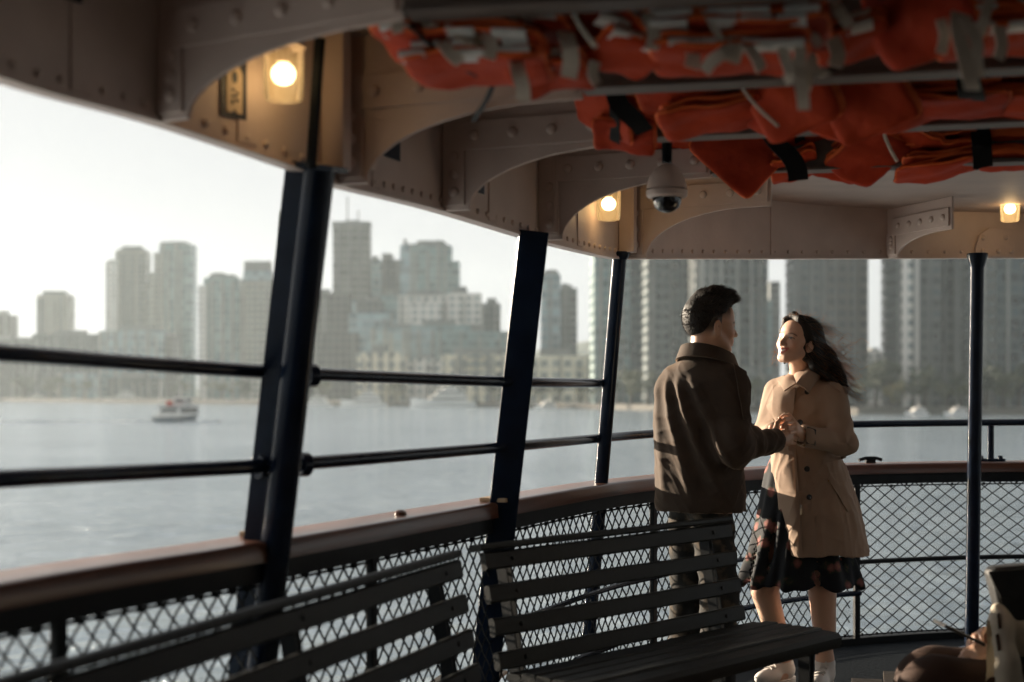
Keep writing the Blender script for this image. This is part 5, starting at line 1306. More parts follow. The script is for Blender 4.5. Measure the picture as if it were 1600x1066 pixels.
# hair: cap, trailing mass blown to the right, loose strands
Fh = Field((1.10, 5.98, 1.28), (1.62, 6.45, 1.68), 0.0036)
g = HW.sc
Fh.ell(HW(0.006, -0.026, 0.046), [q*g for q in (0.083, 0.100, 0.088)], HW.R, 0.02)
Fh.ell(HW(0.040, -0.03, 0.0), [q*g for q in (0.048, 0.066, 0.075)], HW.R, 0.02)
Fh.ell(HW(-0.042, -0.02, -0.01), [q*g for q in (0.044, 0.055, 0.075)], HW.R, 0.02)
fl = [HW(0.02, -0.085, 0.0), P(1288, 562, 6.22), P(1303, 580, 6.20), P(1314, 594, 6.18), P(1322, 604, 6.17)]
Fh.chain(fl, [0.060, 0.050, 0.035, 0.020, 0.006], 0.03)
Fh.chain([HW(0.055, -0.05, -0.03), P(1276, 572, 6.17), P(1296, 590, 6.14), P(1309, 598, 6.13), P(1326, 604, 6.12)], [0.034, 0.028, 0.016, 0.010, 0.004], 0.02)
Fh.chain([HW(-0.055, -0.02, 0.02), HW(-0.068, -0.01, -0.04), HW(-0.062, -0.015, -0.09)], [0.020, 0.014, 0.006], 0.012)
# swept fringe over her left temple and from the parting to the far side
Fh.chain([HW(-0.012, 0.045, 0.118), HW(0.032, 0.050, 0.098), HW(0.064, 0.030, 0.062), HW(0.078, 0.004, 0.020), HW(0.079, -0.012, -0.004)], [0.016, 0.017, 0.016, 0.013, 0.009], 0.012)
Fh.chain([HW(-0.012, 0.045, 0.116), HW(-0.045, 0.052, 0.092), HW(-0.068, 0.036, 0.045), HW(-0.073, 0.020, 0.0)], [0.015, 0.015, 0.013, 0.009], 0.012)
# keep the face clear
Fh.ell(HW(0.0, 0.088, -0.026), [q*g for q in (0.063, 0.060, 0.108)], HW.R, 0.012, 's')
Fh.ell(HW(0.084, 0.004, -0.016), [q*g for q in (0.020, 0.022, 0.028)], HW.R, 0.006, 's')
hr = Fh.mesh(1); hair = field_obj('hair', hr, M['hairmass'], wo)
paths = []
def flow(p, drift, n, step, wob, fr):
    path = [p.copy()]; ph = rnd.uniform(0, 6.28); ph2 = rnd.uniform(0, 6.28); q = p.copy(); d = drift.copy()
    for i in range(n):
        d = (d+V(0.05, -0.008, -0.015)).normalized()
        q = q+d*step+V(math.cos(ph+i*fr)*wob*0.4, math.sin(ph2+i*fr)*wob*0.6, math.sin(ph+i*fr)*wob); path.append(q)
    return path
hv = hr[0]; sel = [i for i in range(len(hv))]
for k in range(620):
    i = rnd.choice(sel); p = Vector(hv[i].tolist()); l_ = HW.inv(np.array([hv[i]], np.float32))[0]
    if l_[1] > 0.045 and l_[2] < 0.07: continue
    if p.x > 1.26 or l_[1] < -0.02:
        d = V(0.62, -0.1, -0.55-rnd.uniform(0, .3)).normalized() if p.z < 1.56 else V(0.6, 0.0, -0.15-rnd.uniform(0, .5)).normalized()
        paths.append(flow(p-d*0.01, d, rnd.randint(9, 18), 0.007, 0.0022, rnd.uniform(.25, .5)))
    else:
        d = HW.R @ V(rnd.choice((-1, 1))*0.4, -0.75, -0.25); paths.append(flow(p-d*0.01, d.normalized(), rnd.randint(5, 9), 0.008, 0.002, 0.5))
for k in range(46):     # curls flying off the end and the crown
    p = P(rnd.uniform(1285, 1318), rnd.uniform(535, 598), rnd.uniform(6.12, 6.24)); d = V(0.7, rnd.uniform(-.2, .2), rnd.uniform(-.55, .35)).normalized(); paths.append(flow(p, d, rnd.randint(12, 22), 0.0055, 0.0048, rnd.uniform(.3, .55)))
for k in range(26):
    p = HW(rnd.uniform(-.06, .07), rnd.uniform(-.09, .05), 0.125-abs(rnd.gauss(0, .02))); d = V(rnd.uniform(-.4, .8), rnd.uniform(-.3, .3), rnd.uniform(.1, .7)).normalized(); paths.append(flow(p, d, rnd.randint(7, 12), 0.0045, 0.0028, 0.5))
for k in range(22):     # wisps round the far side of her face and under the chin
    p = HW(-0.068+rnd.uniform(-.01, .008), 0.03+rnd.uniform(-.02, .02), rnd.uniform(-.10, .06)); d = V(-0.35, rnd.uniform(-.3, .2), rnd.uniform(-1, .1)).normalized(); paths.append(flow(p, d, rnd.randint(7, 13), 0.0045, 0.004, 0.5))
obj('loose_strand', strands(paths, 0.0006), M['strand'], hair, smooth=True, sharp=None)

# ------------------------------------------------------------------ the man
ma = thing('person', 'man in a dark brown coat seen from behind, holding hands with the woman', 'person', V(0.775, 5.86, 0.0))
HM = Frame((0.826, 5.86, 1.572), 105, 3, 0, 1.03)
YM = 141; lm = V(math.cos(rad(YM)), math.sin(rad(YM)), 0); fm = V(math.sin(rad(YM)), -math.cos(rad(YM)), 0)
msr, msl = V(0.893, 5.768, 1.328), V(0.680, 5.942, 1.332)
mer, mwr = V(0.888, 5.665, 1.085), P(1213, 689, 5.845)
mel, mwl = V(0.79, 6.10, 1.11), V(1.045, 6.10, 1.11)
Fd = Field((0.55, 5.55, 0.0), (1.24, 6.25, 1.74), 0.004)
head(Fd, HM, True)
Fd.cap(HM(0, -0.028, -0.035), V(0.792, 5.852, 1.44), 0.058, 0.064, 0.025)
Fd.tower([(0.82, 0.77, 5.875, rad(YM), 0.165, 0.12), (1.0, 0.77, 5.875, rad(YM), 0.155, 0.11), (1.25, 0.78, 5.865, rad(YM), 0.185, 0.12), (1.38, 0.785, 5.86, rad(YM), 0.17, 0.085), (1.44, 0.79, 5.855, rad(YM), 0.075, 0.06)], 0.03)
for s_, e_, w_ in ((msr, mer, mwr), (msl, mel, mwl)): Fd.chain([s_, e_, w_], [0.055, 0.044, 0.030], 0.03)
mhr, mhl = V(0.808, 5.835, 0.88), V(0.742, 5.915, 0.88)
mkr, mkl = V(0.845, 5.79, 0.48), V(0.745, 5.96, 0.48)
mar, mal = V(0.825, 5.76, 0.09), V(0.715, 5.97, 0.09)
for h_, k_, a_ in ((mhr, mkr, mar), (mhl, mkl, mal)): Fd.chain([h_, k_, a_], [0.090, 0.056, 0.04], 0.03); Fd.cap(a_-V(0, 0, .03), a_+fm*0.14-V(0, 0, 0.06), 0.036, 0.025, 0.02)
px_hand(Fd, mwr, [P(1232, 670, 5.895), P(1234, 677.5, 5.885), P(1234.5, 685, 5.885), P(1232.5, 692, 5.89)],
        [(P(1243, 668, 5.945), P(1238, 663, 5.985)), (P(1245, 676.5, 5.94), P(1239, 672, 5.985)), (P(1244.5, 685, 5.94), P(1239, 681, 5.985)), (P(1241, 692, 5.935), P(1236, 689, 5.975))],
        [P(1216, 683, 5.865), P(1212.5, 670, 5.865), P(1214, 662, 5.88), P(1218.5, 655.5, 5.90)], 0.0135, 0.0095, 0.026)
hand(Fd, mwl, V(0.3, -0.5, 0.1), V(0, 0.3, 1), 1, 1.0, 0.8)
bm_ = Fd.mesh(1)
base = np.array([0.44, 0.255, 0.165], np.float32); col = np.tile(base, (len(bm_[0]), 1)).astype(np.float32)
col = head_tint(bm_[0], HM, base, (0.36, 0.14, 0.11), (0.02, 0.014, 0.01), col, male=True)
p_ = HM.inv(bm_[0]); zl = np.where(p_[:, 1] > 0.01, 0.026, -0.045+0.0*p_[:, 1])     # faded sides: short hair over the skin
fade = np.clip((p_[:, 2]-zl)/0.045, 0, 1)*np.clip((0.052-p_[:, 1])/0.006, 0, 1)*(np.abs(p_[:, 0]) < 0.0785)*(p_[:, 2] > -0.07)
col = col*(1-0.94*fade[:, None])+np.array([0.010, 0.008, 0.007])*0.94*fade[:, None]
field_obj('body', bm_, M['skin'], ma, col)
# trousers
Ft = Field((0.55, 5.58, 0.03), (1.05, 6.2, 1.0), 0.006)
for h_, k_, a_ in ((mhr, mkr, mar), (mhl, mkl, mal)): Ft.chain([h_+V(0, 0, 0.06), h_, k_, a_-V(0, 0, 0.0)], [0.085, 0.095, 0.078, 0.074], 0.03)
Ft.put(lambda x, y, z: 0.006*np.sin(z*38+3*np.sin(x*30)+y*20)*np.exp(-((z-0.2)/0.25)**2)+0.004*np.sin(z*60+x*25), (0.56, 5.6, 0.04), (1.04, 6.18, 0.9), 0.01, 'add')
field_obj('trousers', Ft.mesh(1), M['camo'], ma)
shoe('shoe', ma, mar, fm, 0.28, 'shoe', 'shoe', 0.024); shoe('shoe', ma, mal, fm, 0.28, 'shoe', 'shoe', 0.024)
# coat
Fc = Field((0.50, 5.50, 0.79), (1.14, 6.26, 1.54), 0.005)
Fc.tower([(0.815, 0.778, 5.872, rad(YM), 0.195, 0.165), (1.0, 0.772, 5.872, rad(YM), 0.192, 0.158), (1.20, 0.772, 5.868, rad(YM), 0.200, 0.160), (1.32, 0.778, 5.862, rad(YM), 0.192, 0.138), (1.395, 0.785, 5.858, rad(YM), 0.150, 0.105), (1.45, 0.79, 5.855, rad(YM), 0.085, 0.075)], 0.035)
for s_, e_, w_ in ((msr, mer, mwr), (msl, mel, mwl)):
    Fc.chain([s_, e_, w_.lerp(e_, 0.04)], [0.066, 0.060, 0.050], 0.07)
def mfold(x, y, z):
    px, py = x-0.775, y-5.865; l_ = px*lm.x+py*lm.y; f_ = px*fm.x+py*fm.y
    bk = np.clip(-f_/0.06, 0, 1)*np.clip((1.38-z)/0.08, 0, 1)*np.clip((z-0.84)/0.1, 0, 1)
    def ridge(l0, sl, w, amp): return -amp*np.exp(-((l_-l0-sl*(z-1.2))/w)**2)
    d = ridge(-0.035, 0.42, 0.020, 0.017)+ridge(0.045, 0.30, 0.022, 0.013)+ridge(-0.125, 0.55, 0.024, 0.014)+ridge(0.13, 0.16, 0.026, 0.010)
    d = d+0.010*np.exp(-((l_-0.005-0.36*(z-1.2))/0.020)**2)+0.008*np.exp(-((l_+0.085-0.48*(z-1.2))/0.022)**2)
    return d*bk
Fc.put(mfold, (0.52, 5.52, 0.83), (1.02, 6.2, 1.42), 0.01, 'add')
def mslf(x, y, z):
    ax = np.sqrt((x-mer.x)**2+(y-mer.y)**2+(z-mer.z)**2); return 0.006*np.sin(ax*75+x*20)*np.exp(-(ax/0.15)**2)
Fc.put(mslf, (0.78, 5.52, 0.98), (1.14, 5.95, 1.28), 0.01, 'add')
Fc.put(crumple(0.0028, 0.16, 8), (0.52, 5.52, 0.82), (1.12, 6.2, 1.40), 0.01, 'add')
Fc.tower([(0.74, 0.778, 5.872, rad(YM), 0.165, 0.14), (0.88, 0.772, 5.872, rad(YM), 0.155, 0.125)], 0.006, 's')
Fc.cap(mwr, mwr+(mwr-mer).normalized()*0.08, 0.042, 0.042, 0.004, 's')
cm = Fc.mesh(1); mco = field_obj('coat', cm, M['wool'], ma)
# turned collar: stand round the neck and leaf falling outwards
nc = V(0.795, 5.853, 1.445); mb = MB(); ring = []
for i in range(33):
    a = rad(-150+300*i/32); c_, s_ = math.cos(a), math.sin(a)         # a=0 is the back of the neck
    back = -fm*c_+lm*s_; dip = 0.035*(1-math.cos(a))/2*1.6
    r0 = 0.078+0.012*abs(s_); tl = max(0, abs(i-16)/16-0.55)*0.14
    p0 = nc+back*r0+V(0, 0, 0.058-dip*1.2)+fm*tl
    ring.append((p0, back, V(0, 0, 1)))
mb.sweep(ring, [(-0.004, -0.05), (0.004, 0.0), (0.014, 0.002), (0.034, -0.052), (0.026, -0.056), (0.008, -0.012)])
obj('collar', mb, M['wool'], mco, smooth=True, sharp=50)
Tm = bvh(cm)
obj('front_edge', patch(Tm, [(1146, 572), (1163, 583), (1168, 654), (1160, 656)], 5, 14, 0.004, 0.008), M['wool'], mco, smooth=True, sharp=60)
# hair: full swept-up top, short sides
Fh = Field((0.66, 5.68, 1.50), (1.02, 6.06, 1.78), 0.0036); g = HM.sc
Fh.ell(HM(0, -0.022, 0.052), [q*g for q in (0.078, 0.100, 0.088)], HM.R, 0.015)
Fh.ell(HM(0, -0.050, 0.030), [q*g for q in (0.073, 0.075, 0.085)], HM.R, 0.015)
Fh.chain([HM(0, -0.05, 0.118), HM(0, 0.01, 0.130), HM(0, 0.062, 0.124), HM(0, 0.088, 0.118)], [0.030, 0.032, 0.026, 0.012], 0.03)
Fh.chain([HM(-0.036, -0.04, 0.108), HM(-0.038, 0.03, 0.116), HM(-0.032, 0.078, 0.112)], [0.030, 0.028, 0.014], 0.02)
Fh.chain([HM(0.036, -0.04, 0.108), HM(0.038, 0.03, 0.116), HM(0.032, 0.078, 0.112)], [0.030, 0.028, 0.014], 0.02)
def cutp(px, py, pz):
    R = np.array(HM.R); dx, dy, dz = px-HM.o.x, py-HM.o.y, pz-HM.o.z
    x = (dx*R[0, 0]+dy*R[1, 0]+dz*R[2, 0])/g; y = (dx*R[0, 1]+dy*R[1, 1]+dz*R[2, 1])/g; z = (dx*R[0, 2]+dy*R[1, 2]+dz*R[2, 2])/g
    # remove below the line: from the forehead hairline back over the ear and down to the nape
    line = np.interp(y, [-0.12, -0.06, -0.03, 0.03, 0.055, 0.09], [-0.055, -0.030, 0.030, 0.055, 0.085, 0.098])
    return (z-line)*g*0.8
Fh.put(cutp, (0.62, 5.66, 1.46), (1.06, 6.08, 1.80), 0.008, 's')
hm2 = Fh.mesh(1); mh = field_obj('hair', hm2, M['hairmass'], ma)
paths = []; hv = hm2[0]
for k in range(2200):
    p = Vector(hv[rnd.randrange(len(hv))].tolist()); l_ = HM.inv(np.array([A3(p)]))[0]
    if l_[2] < 0.0 and rnd.random() < .5: continue
    nrm = HM.R @ V(l_[0]/0.08, (l_[1]+0.02)/0.1, (l_[2]-0.04)/0.09).normalized()
    fw = HM.R @ V(0, 1.0 if l_[2] > 0.07 else -0.35, 0.25 if l_[2] > 0.07 else -0.8)
    d = (nrm*0.55+fw*0.8+V(rnd.gauss(0, .15), rnd.gauss(0, .15), rnd.gauss(0, .12))).normalized(); n_ = 3 if l_[2] > 0.06 else 2; q = p-nrm*0.004; path = [q.copy()]
    for i in range(n_): q = q+d*rnd.uniform(.004, .0075); d = (d+fw*0.08).normalized(); path.append(q.copy())
    paths.append(path)
obj('loose_strand', strands(paths, 0.0008), M['mstrand'], mh, smooth=True, sharp=None)
# ------------------------------------------------------------------ life jackets stowed under the ceiling
def nylon(name, c1, c2):
    m = noise_mat(name, c1, c2, 16, (0.55, 0.8), 0.6, 26, bdist=0.010, spec=0.08); return m
M['orange'] = nylon('orange_nylon', (0.42, 0.042, 0.014), (0.52, 0.062, 0.02))
M['orange2'] = nylon('faded_orange_nylon', (0.36, 0.034, 0.014), (0.46, 0.052, 0.02))
M['gusset'] = nylon('painted_lit_orange_edge', (0.70, 0.125, 0.034), (0.80, 0.17, 0.05))  # rims brighter than the darker faces: sunlight painted into the orange
M['tape'] = noise_mat('grey_reflective_tape', (0.62, 0.61, 0.59), (0.8, 0.79, 0.76), 30, (0.3, 0.5), 0.3, 80, bdist=0.002)
M['web'] = fabric('cream_webbing', (0.62, 0.55, 0.46), (0.78, 0.70, 0.60), 20, 0.5, 300)
M['bweb'] = fabric('black_webbing', (0.006, 0.007, 0.008), (0.012, 0.013, 0.014), 20, 0.4, 300)
rnd = random.Random(77)
def panel_mesh(w, h, t, seed, e=9.0):
    """rounded foam panel, local axes: x wide, y deep, z thick"""
    r_ = random.Random(seed); mb = MB(); N = 14; a1, a2, a3 = r_.uniform(0, 6), r_.uniform(0, 6), r_.uniform(0.6, 1.4)
    def pos(u, v, top):
        d = (abs(u)**e+abs(v)**e)**(1/e); th = t/2*max(0, 1-d**14)**0.5 if d < 1 else 0
        wv = 0.0040*math.sin(u*4*a3+a1)+0.0036*math.sin(v*5+u*3+a2)+0.0016*math.sin(v*11-u*9+a1)+0.006*(u*u)*math.sin(a1*3)
        return (u*w/2, v*h/2, (th if top else -th)+wv+r_.uniform(-.0006, .0006))
    g = []
    for i in range(N+1):
        for j in range(N+1):
            u, v = -1+2*i/N, -1+2*j/N; u = math.copysign(1-(1-abs(u))**1.7, u); v = math.copysign(1-(1-abs(v))**1.7, v)
            d = (abs(u)**e+abs(v)**e)**(1/e)
            m_ = max(abs(u), abs(v))
            if d > 0: u, v = u*m_/d, v*m_/d
            g.append((u, v))
    K = len(g); vs = [pos(u, v, True) for u, v in g]+[pos(u, v, False) for u, v in g]; fs = []
    for i in range(N):
        for j in range(N):
            k = i*(N+1)+j; f = (k, k+N+1, k+N+2, k+1); fs += [f, tuple(K+x for x in reversed(f))]
    rim = [i*(N+1) for i in range(N)]+[N*(N+1)+j for j in range(N)]+[(N-i)*(N+1)+N for i in range(N)]+[N-j for j in range(N)]
    for i in range(len(rim)): x, y = rim[i], rim[(i+1) % len(rim)]; fs.append((x, y, K+y, K+x))
    mb.add(vs, fs); return mb
def ribbon(pts, w, th=0.0022, side=V(1, 0, 0), twist=0.0):
    mb = MB(); pts = catmull(pts, 0.012); ring = []
    for i, p in enumerate(pts):
        t = (pts[min(i+1, len(pts)-1)]-pts[max(i-1, 0)]).normalized(); s_ = Vector(side); s_ = Matrix.Rotation(twist*i/len(pts), 3, t) @ s_; s_ = (s_-t*s_.dot(t)).normalized(); ring.append((p, s_, s_.cross(t)))
    mb.sweep(ring, [(-w/2, -th/2), (w/2, -th/2), (w/2, th/2), (-w/2, th/2)]); return mb
NJ = [0]
def jacket(label, px, py, d, w=0.30, h=0.24, t=0.028, yaw=0, pitch=0, roll=0, pans=1, tape=0, strap=None, group=None, ties=()):
    if pans == 1 and t <= 0.037: pans, t = 2, t*0.56
    NJ[0] += 1; s_ = NJ[0]
    r = thing('life_jacket', label, 'life jacket', P(px, py, d), group)
    r.rotation_euler = (rad(pitch), rad(roll), rad(yaw)); mw = Matrix.LocRotScale(r.location, r.rotation_euler, None); inv = mw.inverted()
    m_ = M['orange' if s_ % 3 else 'orange2']
    for k in range(pans):
        mb = panel_mesh(w*(1-0.04*k), h*(1-0.03*k), t, s_*7+k); mb.v = [(x+rnd.uniform(-.004, .004)*0+0.006*k, y, z+k*t*0.96) for x, y, z in mb.v]
        hx, hy = w*(1-0.04*k)/2*0.965, h*(1-0.03*k)/2*0.965
        mb.m = [1 if any(abs(mb.v[i][0]-0.006*k) > hx or abs(mb.v[i][1]) > hy for i in f) else 0 for f in mb.f]  # panel rims take the orange painted as if sunlit
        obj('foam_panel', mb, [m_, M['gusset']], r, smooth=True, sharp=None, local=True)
        for q in range(tape if k == 0 or s_ % 2 else 0):
            x = w*(-0.32+0.64*(q/(max(1, tape-1)) if tape > 1 else 0.5))+rnd.uniform(-.02, .02); tw = rnd.uniform(.05, .075)
            mb = MB(); yy = -h/2*0.985
            prof = [(yy*0.80, t*0.47), (yy*0.95, t*0.40), (yy*1.012, t*0.15), (yy*1.012, -t*0.15), (yy*0.95, -t*0.42), (yy*0.62, -t*0.53)]
            vs = []
            for xx in (x-tw/2, x+tw/2): vs += [(xx, a, b+k*t*0.96) for a, b in prof]
            n = len(prof); mb.add(vs, [(j, j+1, n+j+1, n+j) for j in range(n-1)]); obj('reflective_tape', mb, M['tape'], r, smooth=True, local=True)
    if strap is not None:
        z0, z1 = -t*0.56, t*(pans-1)*0.96+t*0.56; x = strap*w/2; yy = h/2+0.003
        mb = MB(); mb.sweep([(V(x, -yy, z0), V(1, 0, 0), V(0, 0, 1)), (V(x, -yy, z1), V(1, 0, 0), V(0, 0, 1))], [(-0.016, -0.001), (0.016, -0.001), (0.016, 0.001), (-0.016, 0.001)])
        mb.box((x, 0, z0-0.001), (0.032, 2*yy, 0.002)); mb.box((x, 0, z1+0.001), (0.032, 2*yy, 0.002)); obj('belt', mb, M['bweb'], r, local=True)
    for pl, wd, tw in ties:
        mb = ribbon([P(*a) for a in pl], wd, 0.0022, V(1, 0.2, 0), tw); mb.v = [tuple(inv @ Vector(v)) for v in mb.v]; obj('tie_strap', mb, M['web'], r, smooth=True, local=True)
    return r
g1 = 'life jackets stowed under the ceiling'
# row nearest the camera, edges banded with grey tape
rows = [('bottom jacket of the tape banded stack at left of the rack', 748, 106, 2.95, 0.30, 3), ('second tape banded jacket up in the left stack', 725, 76, 2.93, 0.36, 3), ('third tape banded jacket up in the left stack', 760, 44, 2.95, 0.37, 3), ('topmost tape banded jacket cut by the frame above the left stack', 730, 12, 2.93, 0.36, 3)]
ties1 = [[([(806, 96, 2.84), (812, 120, 2.81), (817, 140, 2.82), (818, 158, 2.83)], 0.030, 0.6), ([(690, 66, 2.83), (706, 86, 2.82), (720, 98, 2.83)], 0.026, 0.3)],
         [([(884, 50, 2.84), (890, 76, 2.81), (892, 100, 2.82), (888, 122, 2.83)], 0.034, 0.5)], [([(640, 4, 2.84), (662, 26, 2.82), (680, 44, 2.82)], 0.028, 0.2)], [([(812, -6, 2.83), (804, 22, 2.82), (800, 44, 2.83)], 0.026, 0.4)]]
for i, (lab, px, py, d, w, tp) in enumerate(rows): jacket(lab, px, py, d, w, 0.26, 0.034, yaw=-12+rnd.uniform(-4, 4), pitch=rnd.uniform(-5, 3), roll=rnd.uniform(-3, 3)+2, pans=1, tape=tp, group=g1, ties=ties1[i])
jacket('tape edged jacket hanging furthest left below the rack', 640, 40, 3.02, 0.17, 0.20, 0.034, yaw=-20, pitch=6, roll=32, tape=1, group=g1)
jacket('tilted jacket with a bright lit end between the two banded stacks', 934, 30, 2.92, 0.17, 0.22, 0.036, yaw=20, pitch=-6, roll=38, tape=1, group=g1)
jacket('lower tilted jacket with tape on its end between the banded stacks', 978, 86, 2.95, 0.16, 0.22, 0.036, yaw=16, pitch=-6, roll=14, tape=2, group=g1)
rows = [('bottom jacket of the tape banded stack in the middle of the rack', 1140, 90, 2.90, 0.32, 4), ('second tape banded jacket up in the middle stack', 1158, 60, 2.88, 0.36, 4), ('third tape banded jacket up in the middle stack', 1150, 32, 2.90, 0.36, 4), ('topmost tape banded jacket above the middle stack', 1165, 4, 2.88, 0.38, 4)]
ties2 = [[([(1150, 52, 2.80), (1136, 78, 2.77), (1112, 96, 2.78), (1100, 112, 2.79)], 0.026, 0.8), ([(1148, 50, 2.79), (1150, 74, 2.77), (1143, 98, 2.78)], 0.030, 0.3), ([(1152, 52, 2.79), (1170, 76, 2.77), (1184, 94, 2.77), (1190, 110, 2.78)], 0.028, -0.6)],
         [([(1222, 40, 2.80), (1224, 80, 2.78), (1236, 118, 2.77), (1226, 126, 2.78)], 0.022, 0.9), ([(1232, 60, 2.79), (1250, 76, 2.77), (1248, 110, 2.77), (1254, 150, 2.76), (1256, 172, 2.77)], 0.024, 0.7), ([(1272, 86, 2.78), (1264, 116, 2.77), (1258, 142, 2.78)], 0.020, 0.5), ([(1262, 96, 2.78), (1280, 112, 2.77), (1292, 118, 2.78)], 0.020, 0.3)],
         [([(1092, 0, 2.79), (1110, 34, 2.77), (1132, 70, 2.78)], 0.012, 0.2)], [([(1296, -8, 2.79), (1306, 10, 2.77), (1328, 42, 2.78)], 0.022, 0.4)]]
for i, (lab, px, py, d, w, tp) in enumerate(rows): jacket(lab, px, py, d, w, 0.26, 0.034, yaw=-12+rnd.uniform(-4, 4), pitch=rnd.uniform(-5, 3), roll=rnd.uniform(-3, 3), pans=1, tape=tp, group=g1, ties=ties2[i])
jacket('plain jacket with a curled lit edge alone in the gap at upper right', 1440, 22, 2.90, 0.20, 0.24, 0.040, yaw=30, pitch=-12, roll=58, group=g1)
jacket('small end of a jacket showing under the cream tie at upper right', 1484, 60, 2.95, 0.10, 0.16, 0.045, yaw=12, pitch=-6, roll=4, group=g1)
for i, (lab, px, py) in enumerate((('bottom banded jacket of the upper right stack', 1590, 60), ('middle banded jacket of the upper right stack', 1600, 32), ('top banded jacket of the upper right stack', 1592, 4))):
    jacket(lab, px, py, 2.92, 0.30, 0.26, 0.032, yaw=-10, pitch=-2, roll=rnd.uniform(-3, 3), tape=3, group=g1,
           ties=[[([(1498, 20, 2.80), (1496, 44, 2.78), (1508, 92, 2.77), (1518, 132, 2.77), (1520, 140, 2.78)], 0.030, 0.3), ([(1506, 26, 2.79), (1526, 66, 2.77), (1526, 100, 2.77), (1532, 122, 2.77)], 0.024, 0.7)], [([(1545, 0, 2.8), (1538, 30, 2.78), (1532, 58, 2.79)], 0.020, 0.5)], []][i])
# second row
jacket('limp orange jacket hanging at the left end of the second row', 945, 172, 3.80, 0.19, 0.18, 0.030, yaw=-25, pitch=-38, roll=28, strap=0.4, group=g1)
jacket('creased lower flap of an orange jacket beside the camera dome', 975, 212, 3.85, 0.17, 0.15, 0.028, yaw=-10, pitch=-25, roll=8, group=g1)
for i, (lab, px, py, rl) in enumerate((('lowest flat jacket of the second row left of the leaning pair', 1112, 186, -7), ('middle flat jacket of the second row left of the leaning pair', 1080, 160, -4), ('uppermost flat jacket of the second row left of the leaning pair', 1068, 130, -2))):
    jacket(lab, px, py, 3.66, 0.27, 0.24, 0.032, yaw=-14, pitch=-7, roll=rl, pans=1, group=g1)
jacket('leaning jacket with a bright lit left edge in the second row', 1236, 148, 3.52, 0.20, 0.24, 0.052, yaw=24, pitch=-20, roll=52, group=g1)
jacket('second leaning jacket with a lit left edge nearer the right', 1354, 152, 3.55, 0.20, 0.24, 0.050, yaw=24, pitch=-22, roll=54, group=g1)
for i, (lab, px, py) in enumerate((('lowest jacket of the second row stack at right', 1476, 166), ('second jacket up in the second row stack at right', 1460, 148), ('third jacket up in the second row stack at right', 1470, 129), ('topmost jacket of the second row stack at right', 1462, 112))):
    jacket(lab, px, py, 3.6, 0.31, 0.25, 0.030, yaw=-12+rnd.uniform(-4, 4), pitch=-3, roll=rnd.uniform(-4, 3), strap=0.45 if i % 2 else None, group=g1)
for i, (lab, px, py) in enumerate((('lower jacket at the right edge of the second row', 1600, 158), ('upper jacket at the right edge of the second row', 1605, 128))):
    jacket(lab, px, py, 3.6, 0.26, 0.25, 0.040, yaw=-10, pitch=-4, roll=2, group=g1)
# third row
jacket('diamond shaped jacket with its corner hanging lowest beside the camera dome', 1152, 236, 4.52, 0.27, 0.20, 0.030, yaw=4, pitch=-62, roll=-6, pans=2, group=g1).rotation_euler = Matrix.Rotation(rad(40), 3, V(0, -1, 0)).to_quaternion().to_matrix().to_euler() if False else (rad(-70), rad(40), rad(8))
jacket('dark folded jacket between the diamond shaped and rounded ones', 1268, 226, 4.60, 0.24, 0.24, 0.032, yaw=-12, pitch=-12, roll=-8, pans=2, strap=-0.3, group=g1)
jacket('upper jacket with a rounded lit corner in the third row', 1378, 214, 4.50, 0.20, 0.24, 0.055, yaw=18, pitch=-26, roll=12, group=g1)
jacket('lower jacket with a rounded lit corner in the third row', 1356, 242, 4.45, 0.18, 0.24, 0.050, yaw=20, pitch=-28, roll=22, group=g1)
for i in range(7):
    lab = ['lowest', 'second', 'third', 'fourth', 'fifth', 'sixth', 'topmost'][i]+(' thin jacket of the tall third row stack' if i in (0, 6) else ' thin jacket up in the tall third row stack')
    jacket(lab, 1470+rnd.uniform(-9, 9), 268-i*14.5, 4.46, 0.25+rnd.uniform(-.02, .02), 0.24, 0.027, yaw=-10+rnd.uniform(-6, 6), pitch=-3+rnd.uniform(-3, 3), roll=-4+rnd.uniform(-4, 4), strap=0.75 if i == 1 else None, group=g1)
for i in range(3):
    jacket(['lower', 'middle', 'upper'][i]+' jacket at the right edge of the third row', 1590, 246-i*27, 4.46, 0.22, 0.24, 0.045, yaw=-10, pitch=-3, roll=rnd.uniform(-3, 3), group=g1)

for i, (px, py, d, w, rl, pt, yw, lab) in enumerate([
    (1020, 148, 3.72, 0.22, 4, -16, -10, 'jacket tucked above the creased lower flap in the second row'), (1196, 176, 3.64, 0.16, 20, -14, 6, 'narrow jacket wedged between the flat ones and the first leaning one'),
    (1300, 176, 3.66, 0.16, 24, -16, 8, 'narrow jacket wedged between the two leaning ones'), (1420, 178, 3.66, 0.18, -10, -10, -8, 'jacket peeping out below the second row stack at right'),
    (1040, 216, 4.62, 0.20, 8, -18, -6, 'jacket behind the camera dome stalk in the third row'), (1090, 240, 4.66, 0.18, 16, -20, 4, 'jacket left of the diamond shaped one in the third row'),
    (1240, 262, 4.58, 0.15, -14, -12, -10, 'low jacket end beside the broad black strap'), (1320, 258, 4.56, 0.16, 12, -16, 8, 'low jacket end left of the rounded corner pair'), (1420, 232, 4.42, 0.13, 18, -12, 14, 'jacket end between the rounded pair and the tall stack'),
    (860, 118, 3.02, 0.17, -6, -4, -14, 'jacket end below the right side of the left banded stack'), (1040, 70, 3.0, 0.15, 10, -6, 8, 'jacket end at the left side of the middle banded stack'), (1330, 66, 3.0, 0.15, -12, -6, -14, 'jacket end at the right side of the middle banded stack')]):
    jacket(lab, px, py, d, w, 0.22, 0.032, yaw=yw, pitch=pt, roll=rl, tape=1 if i > 8 else 0, group=g1)
